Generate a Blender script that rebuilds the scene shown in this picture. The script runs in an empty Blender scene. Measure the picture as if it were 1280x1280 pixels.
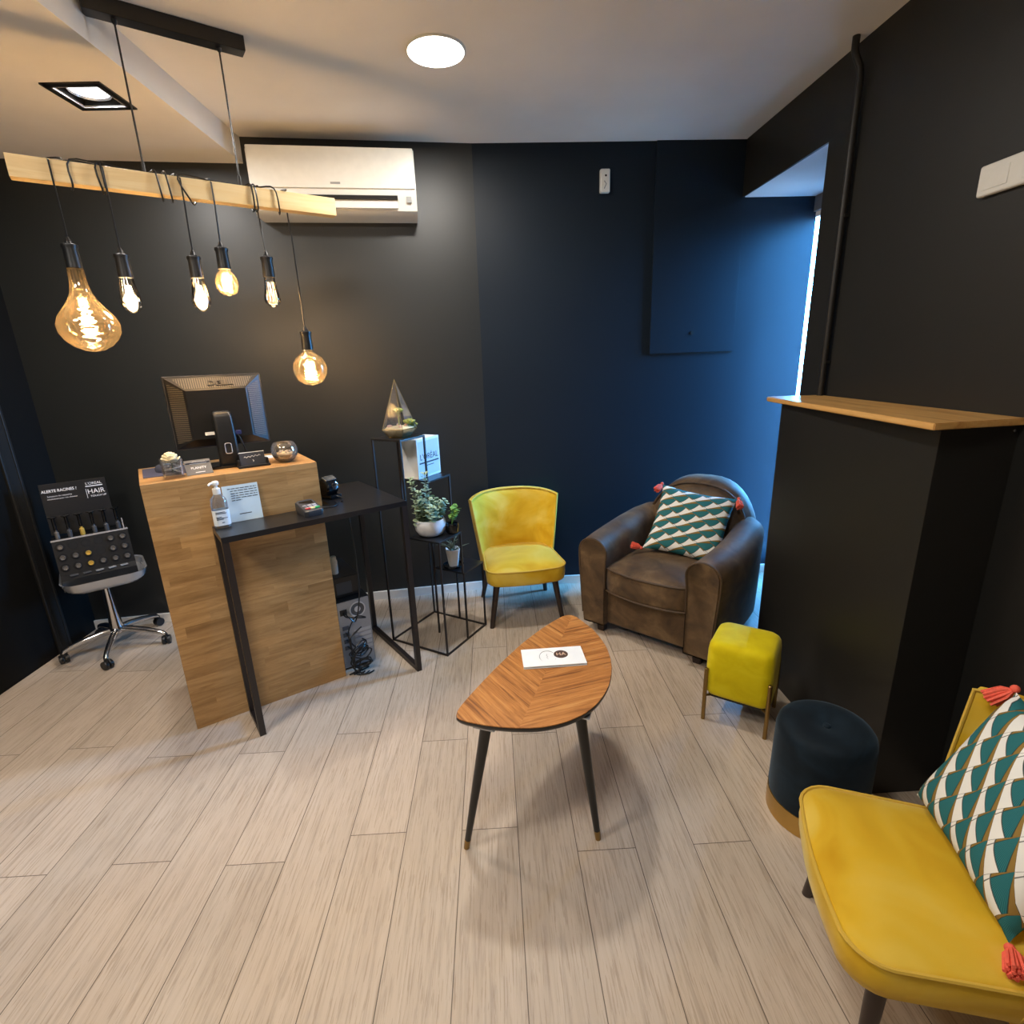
import bpy, bmesh, math, random
from mathutils import Vector, Matrix, Euler
random.seed(7)
PI = math.pi
C = bpy.context.scene.collection
SC = bpy.context.scene

# ------------------------------------------------------------------ camera
cam_data = bpy.data.cameras.new('camera')
cam = bpy.data.objects.new('camera', cam_data)
C.objects.link(cam)
FPX = 660.0
cam_data.sensor_fit = 'HORIZONTAL'
cam_data.sensor_width = 36.0
cam_data.lens = 36.0 * FPX / 1280.0
cam_data.clip_start = 0.02
def _camera_axes():
    d = Vector((80, 2253, FPX)).normalized()                   # world down seen from the camera (x right, y down, z forward)
    p = Vector((612.3 - 640, 448.2 - 640, FPX))                # direction of the floor boards
    p = (p - d * p.dot(d)).normalized()
    up = -d
    rt = p.cross(up)
    if rt.x < 0: rt = -rt
    return rt, p, up
_rt, _fw, _up = _camera_axes()
def _w(c): return Vector((c.dot(_rt), c.dot(_fw), c.dot(_up)))
cx, cy, cz = _w(Vector((1, 0, 0))), _w(Vector((0, -1, 0))), _w(Vector((0, 0, -1)))
M = Matrix((cx, cy, cz)).transposed().to_4x4()
M.translation = Vector((0, 0, 1.57))
cam.matrix_world = M
SC.camera = cam

# ------------------------------------------------------------------ exposure, world, lights
SC.view_settings.view_transform = 'Standard'
SC.view_settings.look = 'None'
SC.view_settings.gamma = 1.0
SC.view_settings.use_curve_mapping = False
SC.view_settings.exposure = 0.08

world = bpy.data.worlds.new('world')
SC.world = world
world.use_nodes = True
wt = world.node_tree
wt.nodes.clear()
w_out = wt.nodes.new('ShaderNodeOutputWorld')
w_bg = wt.nodes.new('ShaderNodeBackground')
w_tc = wt.nodes.new('ShaderNodeTexCoord')
w_sep = wt.nodes.new('ShaderNodeSeparateXYZ')
w_rmp = wt.nodes.new('ShaderNodeValToRGB')
w_rmp.color_ramp.elements[0].position = 0.46
w_rmp.color_ramp.elements[0].color = (0.03, 0.05, 0.08, 1)
w_rmp.color_ramp.elements[1].position = 0.56
w_rmp.color_ramp.elements[1].color = (0.09, 0.42, 1.0, 1)
w_mad = wt.nodes.new('ShaderNodeMath'); w_mad.operation = 'MULTIPLY_ADD'
w_mad.inputs[1].default_value = 0.5; w_mad.inputs[2].default_value = 0.5
wt.links.new(w_tc.outputs['Generated'], w_sep.inputs[0])
wt.links.new(w_sep.outputs['Z'], w_mad.inputs[0])
wt.links.new(w_mad.outputs[0], w_rmp.inputs[0])
wt.links.new(w_rmp.outputs[0], w_bg.inputs[0])
w_bg.inputs[1].default_value = 150.0
wt.links.new(w_bg.outputs[0], w_out.inputs[0])

def area_light(name, loc, rot, size, power, color, size_y=None, shape=None, portal=False, spread=None):
    l = bpy.data.lights.new(name, 'AREA')
    l.energy = power; l.color = color; l.size = size
    if size_y: l.shape = 'RECTANGLE'; l.size_y = size_y
    if shape: l.shape = shape
    if spread: l.spread = spread
    if portal: l.cycles.is_portal = True
    o = bpy.data.objects.new(name, l); C.objects.link(o)
    o.location = loc; o.rotation_euler = rot
    return o
ROOM_H = 2.745
P_DOWN, P_SPOT, P_BACK, P_BULB = 23.0, 15.0, 24.0, 2.0
WARM = (1.0, 0.86, 0.68)
area_light('ceiling_lamp_light', (-0.16, 2.525, ROOM_H - 0.022), (0, 0, 0), 0.2, P_DOWN, (1.0, 0.94, 0.86), shape='DISK')
area_light('spot_lamp_light', (-1.535, 2.535, 2.617), (0, 0, 0), 0.12, P_SPOT, (1.0, 0.95, 0.90), shape='DISK')
# unseen ceiling lamps assumed behind the camera, widened to soften the shadows
area_light('ceiling_lamp_light.001', (-0.25, 0.55, ROOM_H - 0.02), (0, 0, 0), 0.5, P_BACK, (1.0, 0.94, 0.87), shape='DISK')
area_light('ceiling_lamp_light.002', (-1.7, 0.6, 2.60), (0, 0, 0), 0.5, P_BACK * 1.35, (1.0, 0.94, 0.87), shape='DISK')
# daylight portal in the side room window
area_light('daylight_portal', (2.012, 3.37, 1.22), (0, PI / 2, 0), 2.28, 1, (1, 1, 1), size_y=0.32, portal=True)

# ------------------------------------------------------------------ material helpers
def lin(c):
    return tuple(((x / 12.92) if x <= 0.04045 else ((x + 0.055) / 1.055) ** 2.4) for x in [v / 255.0 for v in c])
class NT:
    def __init__(self, name):
        self.m = bpy.data.materials.new(name); self.m.use_nodes = True
        self.t = self.m.node_tree; self.t.nodes.clear()
        self.out = self.t.nodes.new('ShaderNodeOutputMaterial')
        self.b = self.t.nodes.new('ShaderNodeBsdfPrincipled')
        self.t.links.new(self.b.outputs[0], self.out.inputs[0])
    def n(self, kind, **kw):
        x = self.t.nodes.new(kind)
        for k, v in kw.items(): setattr(x, k, v)
        return x
    def l(self, a, b): self.t.links.new(a, b)
    def val(self, a, sock):
        if hasattr(a, 'links') or hasattr(a, 'is_output'): self.l(a, sock)
        else: sock.default_value = a
    def math(self, op, a, b=0.0, c=0.0, clamp=False):
        x = self.n('ShaderNodeMath', operation=op); x.use_clamp = clamp
        for i, v in enumerate((a, b, c)): self.val(v, x.inputs[i])
        return x.outputs[0]
    def mix(self, f, a, b):
        x = self.n('ShaderNodeMix', data_type='RGBA')
        self.val(f, x.inputs[0])
        for v, s in ((a, x.inputs[6]), (b, x.inputs[7])):
            if isinstance(v, tuple): s.default_value = (v[0], v[1], v[2], 1)
            else: self.l(v, s)
        return x.outputs[2]
    def coord(self, which='Object'):
        return self.n('ShaderNodeTexCoord').outputs[which]
    def mapping(self, v, scale=(1, 1, 1), rot=(0, 0, 0), loc=(0, 0, 0)):
        x = self.n('ShaderNodeMapping'); self.l(v, x.inputs[0])
        x.inputs['Scale'].default_value = scale; x.inputs['Rotation'].default_value = rot; x.inputs['Location'].default_value = loc
        return x.outputs[0]
    def noise(self, v, scale, detail=3.0, rough=0.5, dist=0.0, out=0):
        x = self.n('ShaderNodeTexNoise'); self.l(v, x.inputs['Vector'])
        x.inputs['Scale'].default_value = scale; x.inputs['Detail'].default_value = detail
        x.inputs['Roughness'].default_value = rough; x.inputs['Distortion'].default_value = dist
        return x.outputs[out]
    def ramp(self, f, stops):
        x = self.n('ShaderNodeValToRGB'); e = x.color_ramp.elements
        while len(e) < len(stops): e.new(0.5)
        for i, (p, c) in enumerate(stops):
            e[i].position = p; e[i].color = (c[0], c[1], c[2], 1)
        self.l(f, x.inputs[0]); return x.outputs[0]
    def bump(self, h, strength=0.3, dist=0.01):
        x = self.n('ShaderNodeBump'); x.inputs['Strength'].default_value = strength; x.inputs['Distance'].default_value = dist
        self.l(h, x.inputs['Height']); self.l(x.outputs[0], self.b.inputs['Normal'])
    def set(self, **kw):
        for k, v in kw.items():
            s = self.b.inputs[k.replace('_', ' ')]
            if isinstance(v, tuple): s.default_value = (v[0], v[1], v[2], 1) if len(v) == 3 else v
            else: self.val(v, s)
        return self
def plain(name, rgb, rough=0.5, metal=0.0, spec=0.5, var=0.06, nscale=30.0, **kw):
    t = NT(name); c = lin(rgb)
    f = t.noise(t.coord(), nscale, 3)
    t.l(t.mix(f, tuple(x * (1 - var) for x in c), tuple(min(1, x * (1 + var)) for x in c)), t.b.inputs['Base Color'])
    t.set(Roughness=rough, Metallic=metal, Specular_IOR_Level=spec, **kw)
    return t.m
def emit(name, rgb, strength):
    t = NT(name); e = t.n('ShaderNodeEmission'); e.inputs[0].default_value = (*rgb, 1); e.inputs[1].default_value = strength
    t.l(e.outputs[0], t.out.inputs[0]); return t.m
def thin_glass(name, tint=(1, 1, 1), refl=0.12, rough=0.02, haze=None):
    t = NT(name); tr = t.n('ShaderNodeBsdfTransparent'); tr.inputs[0].default_value = (*tint, 1)
    g = t.n('ShaderNodeBsdfGlossy'); g.inputs[1].default_value = rough
    fr = t.n('ShaderNodeFresnel'); fr.inputs[0].default_value = 1.5
    f = t.math('MULTIPLY_ADD', fr.outputs[0], 0.9, refl, clamp=True)
    mx = t.n('ShaderNodeMixShader'); t.l(f, mx.inputs[0]); t.l(tr.outputs[0], mx.inputs[1]); t.l(g.outputs[0], mx.inputs[2])
    last = mx.outputs[0]
    if haze:
        d = t.n('ShaderNodeBsdfTranslucent'); d.inputs[0].default_value = (*haze[0], 1)
        m2 = t.n('ShaderNodeMixShader'); m2.inputs[0].default_value = haze[1]
        t.l(last, m2.inputs[1]); t.l(d.outputs[0], m2.inputs[2]); last = m2.outputs[0]
    t.l(last, t.out.inputs[0]); return t.m

# ------------------------------------------------------------------ mesh helpers
def BM(): return bmesh.new()
def xf(bm, verts, mat): bmesh.ops.transform(bm, matrix=mat, verts=verts)
def box(bm, c, s, rot=(0, 0, 0), bevel=0.0, seg=2):
    r = bmesh.ops.create_cube(bm, size=1.0)
    vs = r['verts']
    for v in vs: v.co = Vector((v.co.x * s[0], v.co.y * s[1], v.co.z * s[2]))
    if bevel:
        es = list({e for v in vs for e in v.link_edges})
        rb = bmesh.ops.bevel(bm, geom=es, offset=bevel, segments=seg, affect='EDGES', profile=0.5)
        vs = list(set([v for v in rb['verts']] + [v for v in vs if v.is_valid]))
        fs = rb['faces']
        vs = list({v for f in fs for v in f.verts} | set(v for v in vs if v.is_valid))
    mat = Matrix.Translation(Vector(c)) @ Euler(rot).to_matrix().to_4x4()
    xf(bm, vs, mat)
    return vs
def span(bm, a, b, bevel=0.0, seg=2):
    return box(bm, [(a[i] + b[i]) / 2 for i in range(3)], [abs(b[i] - a[i]) for i in range(3)], bevel=bevel, seg=seg)
def ringfill(bm, rings, close=True, caps=True):
    n = len(rings[0])
    for a, b in zip(rings, rings[1:]):
        for i in range(n if close else n - 1):
            j = (i + 1) % n
            bm.faces.new((a[i], a[j], b[j], b[i]))
    if caps:
        bm.faces.new(list(reversed(rings[0]))); bm.faces.new(rings[-1])
def tube(bm, pts, r, n=8, closed=False, caps=True):
    pts = [Vector(p) for p in pts]
    k = len(pts); rr = r if isinstance(r, (list, tuple)) else [r] * k
    rings = []
    up = None
    for i, p in enumerate(pts):
        if closed: t = pts[(i + 1) % k] - pts[i - 1]
        else: t = pts[min(i + 1, k - 1)] - pts[max(i - 1, 0)]
        if t.length < 1e-9: t = Vector((0, 0, 1))
        t.normalize()
        if up is None:
            up = Vector((0, 0, 1)) if abs(t.z) < 0.9 else Vector((1, 0, 0))
        a = t.cross(up)
        if a.length < 1e-4: a = t.cross(Vector((0.3, 0.9, 0.2)))
        a.normalize(); b = a.cross(t).normalized(); up = b
        rings.append([bm.verts.new(p + rr[i] * (math.cos(2 * PI * j / n) * a + math.sin(2 * PI * j / n) * b)) for j in range(n)])
    if closed: rings.append(rings[0]); ringfill(bm, rings, caps=False)
    else: ringfill(bm, rings, caps=caps)
def lathe(bm, prof, c=(0, 0, 0), n=28, mat=None, cap=True):
    rings = []
    new = []
    for r, z in prof:
        ring = [bm.verts.new((r * math.cos(2 * PI * j / n), r * math.sin(2 * PI * j / n), z)) for j in range(n)]
        rings.append(ring); new += ring
    ringfill(bm, rings, caps=cap)
    m = Matrix.Translation(Vector(c))
    if mat is not None: m = m @ mat
    xf(bm, new, m)
def ball(bm, c, r, s=(1, 1, 1), n=14, rot=(0, 0, 0)):
    res = bmesh.ops.create_uvsphere(bm, u_segments=n, v_segments=max(6, n // 2 + 2), radius=r)
    m = Matrix.Translation(Vector(c)) @ Euler(rot).to_matrix().to_4x4() @ Matrix.Diagonal((s[0], s[1], s[2], 1))
    xf(bm, res['verts'], m)
def prism(bm, poly, z0, z1, mat=None):
    a = [bm.verts.new((p[0], p[1], z0)) for p in poly]; b = [bm.verts.new((p[0], p[1], z1)) for p in poly]
    ringfill(bm, [a, b])
    if mat is not None: xf(bm, a + b, mat)
def loft(bm, rings, close=True, caps=True):
    rs = [[bm.verts.new(Vector(p)) for p in ring] for ring in rings]
    ringfill(bm, rs, close=close, caps=caps)
    return rs
def slab(bm, outline, z0, z1, crown, inset=0.02, front=None):
    """soft upholstered slab: straight sides, rounded rim, crowned top"""
    cxm = sum(p[0] for p in outline) / len(outline); cym = sum(p[1] for p in outline) / len(outline)
    def ring(s, z): return [(cxm + (p[0] - cxm) * s, cym + (p[1] - cym) * s, z) for p in outline]
    R = [ring(0.5, z0), ring(0.95, z0), ring(0.99, z0 + 0.008), ring(1.0, z0 + 0.03), ring(1.01, (z0 + z1) / 2), ring(1.0, z1 - 0.004)]
    for s in (0.985, 0.95, 0.88, 0.76, 0.6, 0.4, 0.2, 0.06):
        R.append(ring(s, z1 + crown * (1 - s ** 2.6) ** 0.8))
    loft(bm, R)
def rrect(w, d, r, k=6, cx=0, cy=0):
    pts = []
    for (sx, sy, a0) in ((1, 1, 0), (-1, 1, 90), (-1, -1, 180), (1, -1, 270)):
        for i in range(k + 1):
            a = math.radians(a0 + 90 * i / k)
            pts.append((cx + sx * (w / 2 - r) + r * math.cos(a), cy + sy * (d / 2 - r) + r * math.sin(a)))
    return pts
def obj(name, bm, mat, parent=None, smooth=40, uv=False):
    bmesh.ops.recalc_face_normals(bm, faces=bm.faces[:])
    me = bpy.data.meshes.new(name); bm.to_mesh(me); bm.free()
    o = bpy.data.objects.new(name, me); C.objects.link(o)
    if mat is not None: me.materials.append(mat)
    if smooth:
        me.shade_smooth(); me.set_sharp_from_angle(angle=math.radians(smooth))
        if smooth <= 40:
            wn = o.modifiers.new('weighted_normal', 'WEIGHTED_NORMAL'); wn.keep_sharp = True; wn.weight = 90
    if parent is not None: o.parent = parent
    return o
def tag(o, label=None, cat=None, group=None, kind=None):
    if label: o['label'] = label
    if cat: o['category'] = cat
    if group: o['group'] = group
    if kind: o['kind'] = kind
    return o
def thing(name, label, cat, loc=(0, 0, 0), rz=0.0, group=None, rot=None):
    o = bpy.data.objects.new(name, None); C.objects.link(o)
    o.empty_display_size = 0.05
    o.location = loc; o.rotation_euler = rot if rot is not None else (0, 0, rz)
    return tag(o, label, cat, group)
def struct(name, bm, mat, parent=None, smooth=0):
    o = obj(name, bm, mat, parent, smooth)
    if parent is None: o['kind'] = 'structure'
    return o
def text(name, s, size, mat, parent, loc, rot, extrude=0.0006, align='CENTER', xscale=1.0, bold=0.0):
    cu = bpy.data.curves.new(name + '_curve', 'FONT'); cu.body = s; cu.size = size; cu.extrude = extrude
    cu.align_x = align; cu.align_y = 'CENTER'; cu.offset = bold
    tmp = bpy.data.objects.new(name + '_tmp', cu); C.objects.link(tmp)
    dg = bpy.context.evaluated_depsgraph_get()
    me = bpy.data.meshes.new_from_object(tmp.evaluated_get(dg))
    bpy.data.objects.remove(tmp); bpy.data.curves.remove(cu)
    o = bpy.data.objects.new(name, me); C.objects.link(o); me.materials.clear(); me.materials.append(mat)
    o.parent = parent; o.location = loc; o.rotation_euler = rot; o.scale = (xscale, 1, 1)
    return o
# ------------------------------------------------------------------ materials
def wall_paint(name, rgb, rough=0.5, spec=0.4):
    t = NT(name); c = lin(rgb); co = t.coord()
    f = t.noise(co, 2.5, 4)
    t.l(t.mix(f, tuple(x * 0.9 for x in c), tuple(x * 1.1 for x in c)), t.b.inputs['Base Color'])
    t.set(Roughness=rough, Specular_IOR_Level=spec)
    t.bump(t.noise(co, 260, 3), 0.12, 0.002)
    return t.m
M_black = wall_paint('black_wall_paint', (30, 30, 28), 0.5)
M_bluelitwall = wall_paint('black_paint_daylight_tint', (18, 30, 42), 0.46, 0.25)  # blue of the side room daylight is put into this wall colour
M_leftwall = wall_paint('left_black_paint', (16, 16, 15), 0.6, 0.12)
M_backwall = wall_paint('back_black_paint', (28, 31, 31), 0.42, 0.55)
M_sidewall = wall_paint('grey_side_paint', (120, 120, 120), 0.6)
M_blackbox = wall_paint('black_satin_paint', (30, 29, 27), 0.45)
M_ceiling = wall_paint('ceiling_paint', (240, 236, 231), 0.8)
M_sideceil = wall_paint('side_ceiling_paint', (225, 228, 232), 0.8)
M_white = plain('white_plastic', (226, 226, 220), 0.3)
M_offwhite = plain('off_white_paint', (226, 221, 212), 0.5)

def floor_material():
    t = NT('light_oak_boards'); co = t.coord()
    sp = t.n('ShaderNodeSeparateXYZ'); t.l(co, sp.inputs[0])
    W, Lb, X0 = 0.193, 1.20, 0.0245
    xs = t.math('DIVIDE', t.math('SUBTRACT', sp.outputs[0], X0), W)
    row = t.math('FLOOR', xs); fx = t.math('FRACT', xs)
    wn = t.n('ShaderNodeTexWhiteNoise', noise_dimensions='1D'); t.l(t.math('ADD', row, 31.37), wn.inputs['W'])
    par = t.math('FLOORED_MODULO', row, 2.0)
    offs = t.math('ADD', t.math('MULTIPLY_ADD', par, 0.4625, 0.3025), t.math('MULTIPLY', wn.outputs['Value'], 0.12))
    ys = t.math('ADD', t.math('DIVIDE', sp.outputs[1], Lb), offs)
    col = t.math('FLOOR', ys); fy = t.math('FRACT', ys)
    wn2 = t.n('ShaderNodeTexWhiteNoise', noise_dimensions='2D')
    cb = t.n('ShaderNodeCombineXYZ'); t.l(row, cb.inputs[0]); t.l(col, cb.inputs[1]); t.l(cb.outputs[0], wn2.inputs['Vector'])
    rnd = wn2.outputs['Value']
    # per-board shifted grain
    sh = t.n('ShaderNodeCombineXYZ'); t.l(t.math('MULTIPLY', rnd, 37.0), sh.inputs[0]); t.l(t.math('MULTIPLY', rnd, 91.0), sh.inputs[1])
    va = t.n('ShaderNodeVectorMath', operation='ADD'); t.l(co, va.inputs[0]); t.l(sh.outputs[0], va.inputs[1])
    g1 = t.noise(t.mapping(va.outputs[0], (85, 4.0, 1)), 1.0, 6, 0.62, 0.8)
    g2 = t.noise(t.mapping(va.outputs[0], (9, 1.3, 1)), 1.0, 4, 0.55, 1.8)
    g3 = t.noise(t.mapping(va.outputs[0], (190, 7, 1)), 1.0, 3, 0.6)
    base = t.ramp(g2, [(0.25, lin((176, 161, 145))), (0.5, lin((190, 176, 159))), (0.75, lin((200, 187, 172)))])
    fine = t.ramp(g1, [(0.3, lin((148, 132, 116))), (0.5, lin((188, 173, 156))), (0.8, lin((202, 189, 174)))])
    c = t.mix(0.55, base, fine)
    pores = t.math('MULTIPLY', t.math('LESS_THAN', g3, 0.42), 0.38)
    c = t.mix(pores, c, lin((140, 120, 98)))
    tone = t.mix(rnd, (0.90, 0.89, 0.87), (1.05, 1.03, 1.01))
    mm = t.n('ShaderNodeMix', data_type='RGBA', blend_type='MULTIPLY'); mm.inputs[0].default_value = 1.0
    t.l(c, mm.inputs[6]); t.l(tone, mm.inputs[7]); c = mm.outputs[2]
    ex = t.math('MINIMUM', fx, t.math('SUBTRACT', 1.0, fx))
    ey = t.math('MINIMUM', fy, t.math('SUBTRACT', 1.0, fy))
    seam = t.math('MAXIMUM', t.math('LESS_THAN', ex, 0.0070), t.math('LESS_THAN', ey, 0.0011))
    c = t.mix(t.math('MULTIPLY', seam, 0.85), c, lin((72, 60, 48)))
    t.l(c, t.b.inputs['Base Color'])
    rg = t.math('MULTIPLY_ADD', g1, 0.2, 0.38)
    t.set(Roughness=rg, Specular_IOR_Level=0.4)
    t.bump(t.math('SUBTRACT', t.math('MULTIPLY', g1, 0.35), seam), 0.25, 0.004)
    return t.m
M_floor = floor_material()

def butcher_block(name, swap=False, c0=(142, 106, 64), c1=(190, 152, 102), c2=(170, 132, 84)):
    """oak staves; local x along the staves, the other axis across"""
    t = NT(name); co = t.coord()
    sp = t.n('ShaderNodeSeparateXYZ'); t.l(co, sp.inputs[0])
    along = sp.outputs[0] if not swap else sp.outputs[1]
    # staves run across z on the upright faces, across y on the top
    across = t.math('ADD', sp.outputs[2], sp.outputs[1] if not swap else sp.outputs[0])
    W, Lb = 0.05, 0.42
    a = t.math('DIVIDE', across, W); row = t.math('FLOOR', a)
    wn = t.n('ShaderNodeTexWhiteNoise', noise_dimensions='1D'); t.l(t.math('ADD', row, 3.7), wn.inputs['W'])
    b = t.math('ADD', t.math('DIVIDE', along, Lb), t.math('MULTIPLY', wn.outputs['Value'], 5.0)); col = t.math('FLOOR', b)
    cb = t.n('ShaderNodeCombineXYZ'); t.l(row, cb.inputs[0]); t.l(col, cb.inputs[1])
    w2 = t.n('ShaderNodeTexWhiteNoise', noise_dimensions='2D'); t.l(cb.outputs[0], w2.inputs['Vector'])
    rnd = w2.outputs['Value']
    sh = t.n('ShaderNodeCombineXYZ')
    t.l(t.math('MULTIPLY_ADD', along, 3.5, t.math('MULTIPLY', rnd, 60.0)), sh.inputs[0])
    t.l(t.math('MULTIPLY_ADD', across, 30.0, t.math('MULTIPLY', rnd, 23.0)), sh.inputs[1])
    g = t.noise(sh.outputs[0], 1.0, 5, 0.6, 1.0)
    sh2 = t.n('ShaderNodeCombineXYZ'); t.l(t.math('MULTIPLY', along, 18.0), sh2.inputs[0]); t.l(t.math('MULTIPLY_ADD', across, 220.0, t.math('MULTIPLY', rnd, 9.0)), sh2.inputs[1])
    gf = t.noise(sh2.outputs[0], 1.0, 3, 0.6)
    c = t.ramp(g, [(0.25, lin(c0)), (0.5, lin(c2)), (0.75, lin(c1))])
    tone = t.ramp(rnd, [(0.0, (0.80, 0.76, 0.70)), (0.5, (0.97, 0.96, 0.94)), (1.0, (1.14, 1.12, 1.08))])
    mm = t.n('ShaderNodeMix', data_type='RGBA', blend_type='MULTIPLY'); mm.inputs[0].default_value = 1.0
    t.l(c, mm.inputs[6]); t.l(tone, mm.inputs[7]); c = mm.outputs[2]
    c = t.mix(t.math('MULTIPLY', t.math('LESS_THAN', gf, 0.4), 0.22), c, lin((120, 82, 42)))
    t.l(c, t.b.inputs['Base Color'])
    t.set(Roughness=0.42, Specular_IOR_Level=0.4)
    t.bump(gf, 0.1, 0.001)
    return t.m
M_oak = butcher_block('oak_staves')
M_oak_side = butcher_block('oak_staves_side', swap=True)

def plainwood(name, cols, scale=(2, 26, 26), rough=0.5):
    t = NT(name); co = t.coord()
    g = t.noise(t.mapping(co, scale), 1.0, 5, 0.6, 0.8)
    t.l(t.ramp(g, [(0.25, lin(cols[0])), (0.5, lin(cols[1])), (0.75, lin(cols[2]))]), t.b.inputs['Base Color'])
    t.set(Roughness=rough); t.bump(g, 0.08, 0.001); return t.m
M_pine = plainwood('pine_beam', ((214, 176, 116), (236, 206, 150), (244, 220, 172)))
M_ledge = plainwood('oak_ledge', ((170, 120, 60), (205, 158, 92), (222, 180, 116)), scale=(26, 2, 26), rough=0.35)

def leaf_veneer():
    t = NT('walnut_chevron_veneer'); co = t.coord()
    sp = t.n('ShaderNodeSeparateXYZ'); t.l(co, sp.inputs[0])
    ax = t.math('ABSOLUTE', sp.outputs[0])
    # grain runs outwards and up from the middle seam
    across = t.math('SUBTRACT', t.math('MULTIPLY', sp.outputs[1], 0.80), t.math('MULTIPLY', ax, 0.60))
    along = t.math('ADD', t.math('MULTIPLY', sp.outputs[1], 0.60), t.math('MULTIPLY', ax, 0.80))
    side = t.math('SIGN', sp.outputs[0])
    cb = t.n('ShaderNodeCombineXYZ'); t.l(t.math('MULTIPLY', along, 3.0), cb.inputs[0]); t.l(t.math('MULTIPLY', across, 60.0), cb.inputs[1]); t.l(t.math('MULTIPLY', side, 5.0), cb.inputs[2])
    g = t.noise(cb.outputs[0], 1.0, 4, 0.6, 0.9)
    cb2 = t.n('ShaderNodeCombineXYZ'); t.l(t.math('MULTIPLY', along, 12.0), cb2.inputs[0]); t.l(t.math('MULTIPLY', across, 260.0), cb2.inputs[1])
    g2 = t.noise(cb2.outputs[0], 1.0, 3, 0.6)
    c = t.ramp(g, [(0.28, lin((100, 58, 26))), (0.42, lin((156, 100, 48))), (0.55, lin((182, 122, 62))), (0.75, lin((202, 148, 84)))])
    c = t.mix(t.math('MULTIPLY', t.math('LESS_THAN', g2, 0.42), 0.25), c, lin((100, 56, 20)))
    t.l(c, t.b.inputs['Base Color']); t.set(Roughness=0.4, Specular_IOR_Level=0.4); return t.m
M_leaf = leaf_veneer()

def velvet(name, dark, mid, light, sheen=0.6, scale=5.0, tint=(1, 1, 1)):
    t = NT(name); co = t.coord()
    f = t.noise(t.mapping(co, (1, 1, 1.4)), scale, 3, 0.5, 0.9)
    f2 = t.noise(co, 420, 2)
    c = t.ramp(f, [(0.3, lin(dark)), (0.5, lin(mid)), (0.72, lin(light))])
    t.l(c, t.b.inputs['Base Color'])
    t.set(Roughness=0.75, Specular_IOR_Level=0.2, Sheen_Weight=sheen, Sheen_Roughness=0.4, Sheen_Tint=tint)
    t.bump(f2, 0.15, 0.002); return t.m
M_velvet = velvet('mustard_velvet', (194, 148, 14), (212, 172, 40), (222, 192, 84), 0.3, 4, (1, 0.95, 0.65))
M_velvet2 = velvet('lemon_velvet', (204, 184, 4), (212, 194, 6), (220, 204, 24), 0.3, 9, (1, 0.95, 0.5))
M_pipe_y = plain('mustard_piping', (206, 170, 64), 0.7)
M_navy = velvet('navy_velvet', (10, 18, 26), (14, 26, 35), (22, 38, 50), 0.2, 7, (0.5, 0.7, 0.9))

def leather():
    t = NT('worn_brown_suede'); co = t.coord()
    f = t.noise(co, 7, 5, 0.6, 0.6); f2 = t.noise(co, 55, 4, 0.65)
    c = t.ramp(f, [(0.3, lin((62, 47, 32))), (0.5, lin((94, 73, 49))), (0.72, lin((128, 104, 74)))])
    c = t.mix(t.math('MULTIPLY', f2, 0.35), c, lin((60, 44, 30)))
    t.l(c, t.b.inputs['Base Color'])
    t.set(Roughness=0.6, Specular_IOR_Level=0.3, Sheen_Weight=0.08, Sheen_Roughness=0.5)
    t.bump(t.noise(co, 180, 4, 0.7), 0.2, 0.002); return t.m
M_leather = leather()
M_leather_pipe = plain('brown_piping', (74, 56, 38), 0.6)
M_darkwood = plain('dark_brown_wood', (44, 30, 24), 0.35, var=0.15)
M_blackmetal = plain('black_powder_coat', (26, 24, 24), 0.42)
M_blackmetal_top = plain('black_sheet_top', (22, 23, 26), 0.3)
M_bronzemetal = plain('dark_bronze_metal', (32, 25, 23), 0.4)
M_chrome = plain('chrome', (205, 205, 208), 0.12, 1.0)
M_silverplastic = plain('silver_plastic', (196, 199, 204), 0.2, 0.6)
M_brass = plain('brass', (150, 124, 78), 0.3, 1.0)
M_gold = plain('gold_band', (196, 160, 92), 0.32, 1.0)
M_blackplastic = plain('black_plastic', (22, 23, 24), 0.35)
M_blackgloss = plain('black_gloss_plastic', (14, 15, 17), 0.12)
M_greyplastic = plain('grey_plastic', (70, 72, 76), 0.4)
M_dark = plain('black_recess', (6, 6, 6), 0.8)
M_paper = plain('white_paper', (236, 240, 240), 0.6)
M_print = plain('dark_print', (52, 58, 66), 0.6)
M_greyprint = plain('grey_print', (150, 152, 152), 0.6)
M_whiteprint = plain('white_print', (230, 230, 230), 0.5)
M_coral = plain('coral_yarn', (232, 98, 76), 0.8, var=0.2, nscale=120)
M_glass = thin_glass('clear_glass', (0.96, 0.98, 0.97), 0.03)
M_bulbglass = thin_glass('clear_bulb_glass', (0.98, 0.96, 0.92), 0.04)
M_amber = thin_glass('amber_bulb_glass', (1.0, 0.86, 0.64), 0.08, haze=((1.0, 0.76, 0.46), 0.03))
M_filament = emit('glowing_filament', (1.0, 0.66, 0.30), 160.0)
M_dimfilament = emit('dim_filament', (1.0, 0.86, 0.66), 6.0)
M_led = emit('white_led_face', (1.0, 0.96, 0.86), 14.0)
M_led_spot = emit('white_lamp_face', (0.95, 0.97, 1.0), 4.0)

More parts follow.
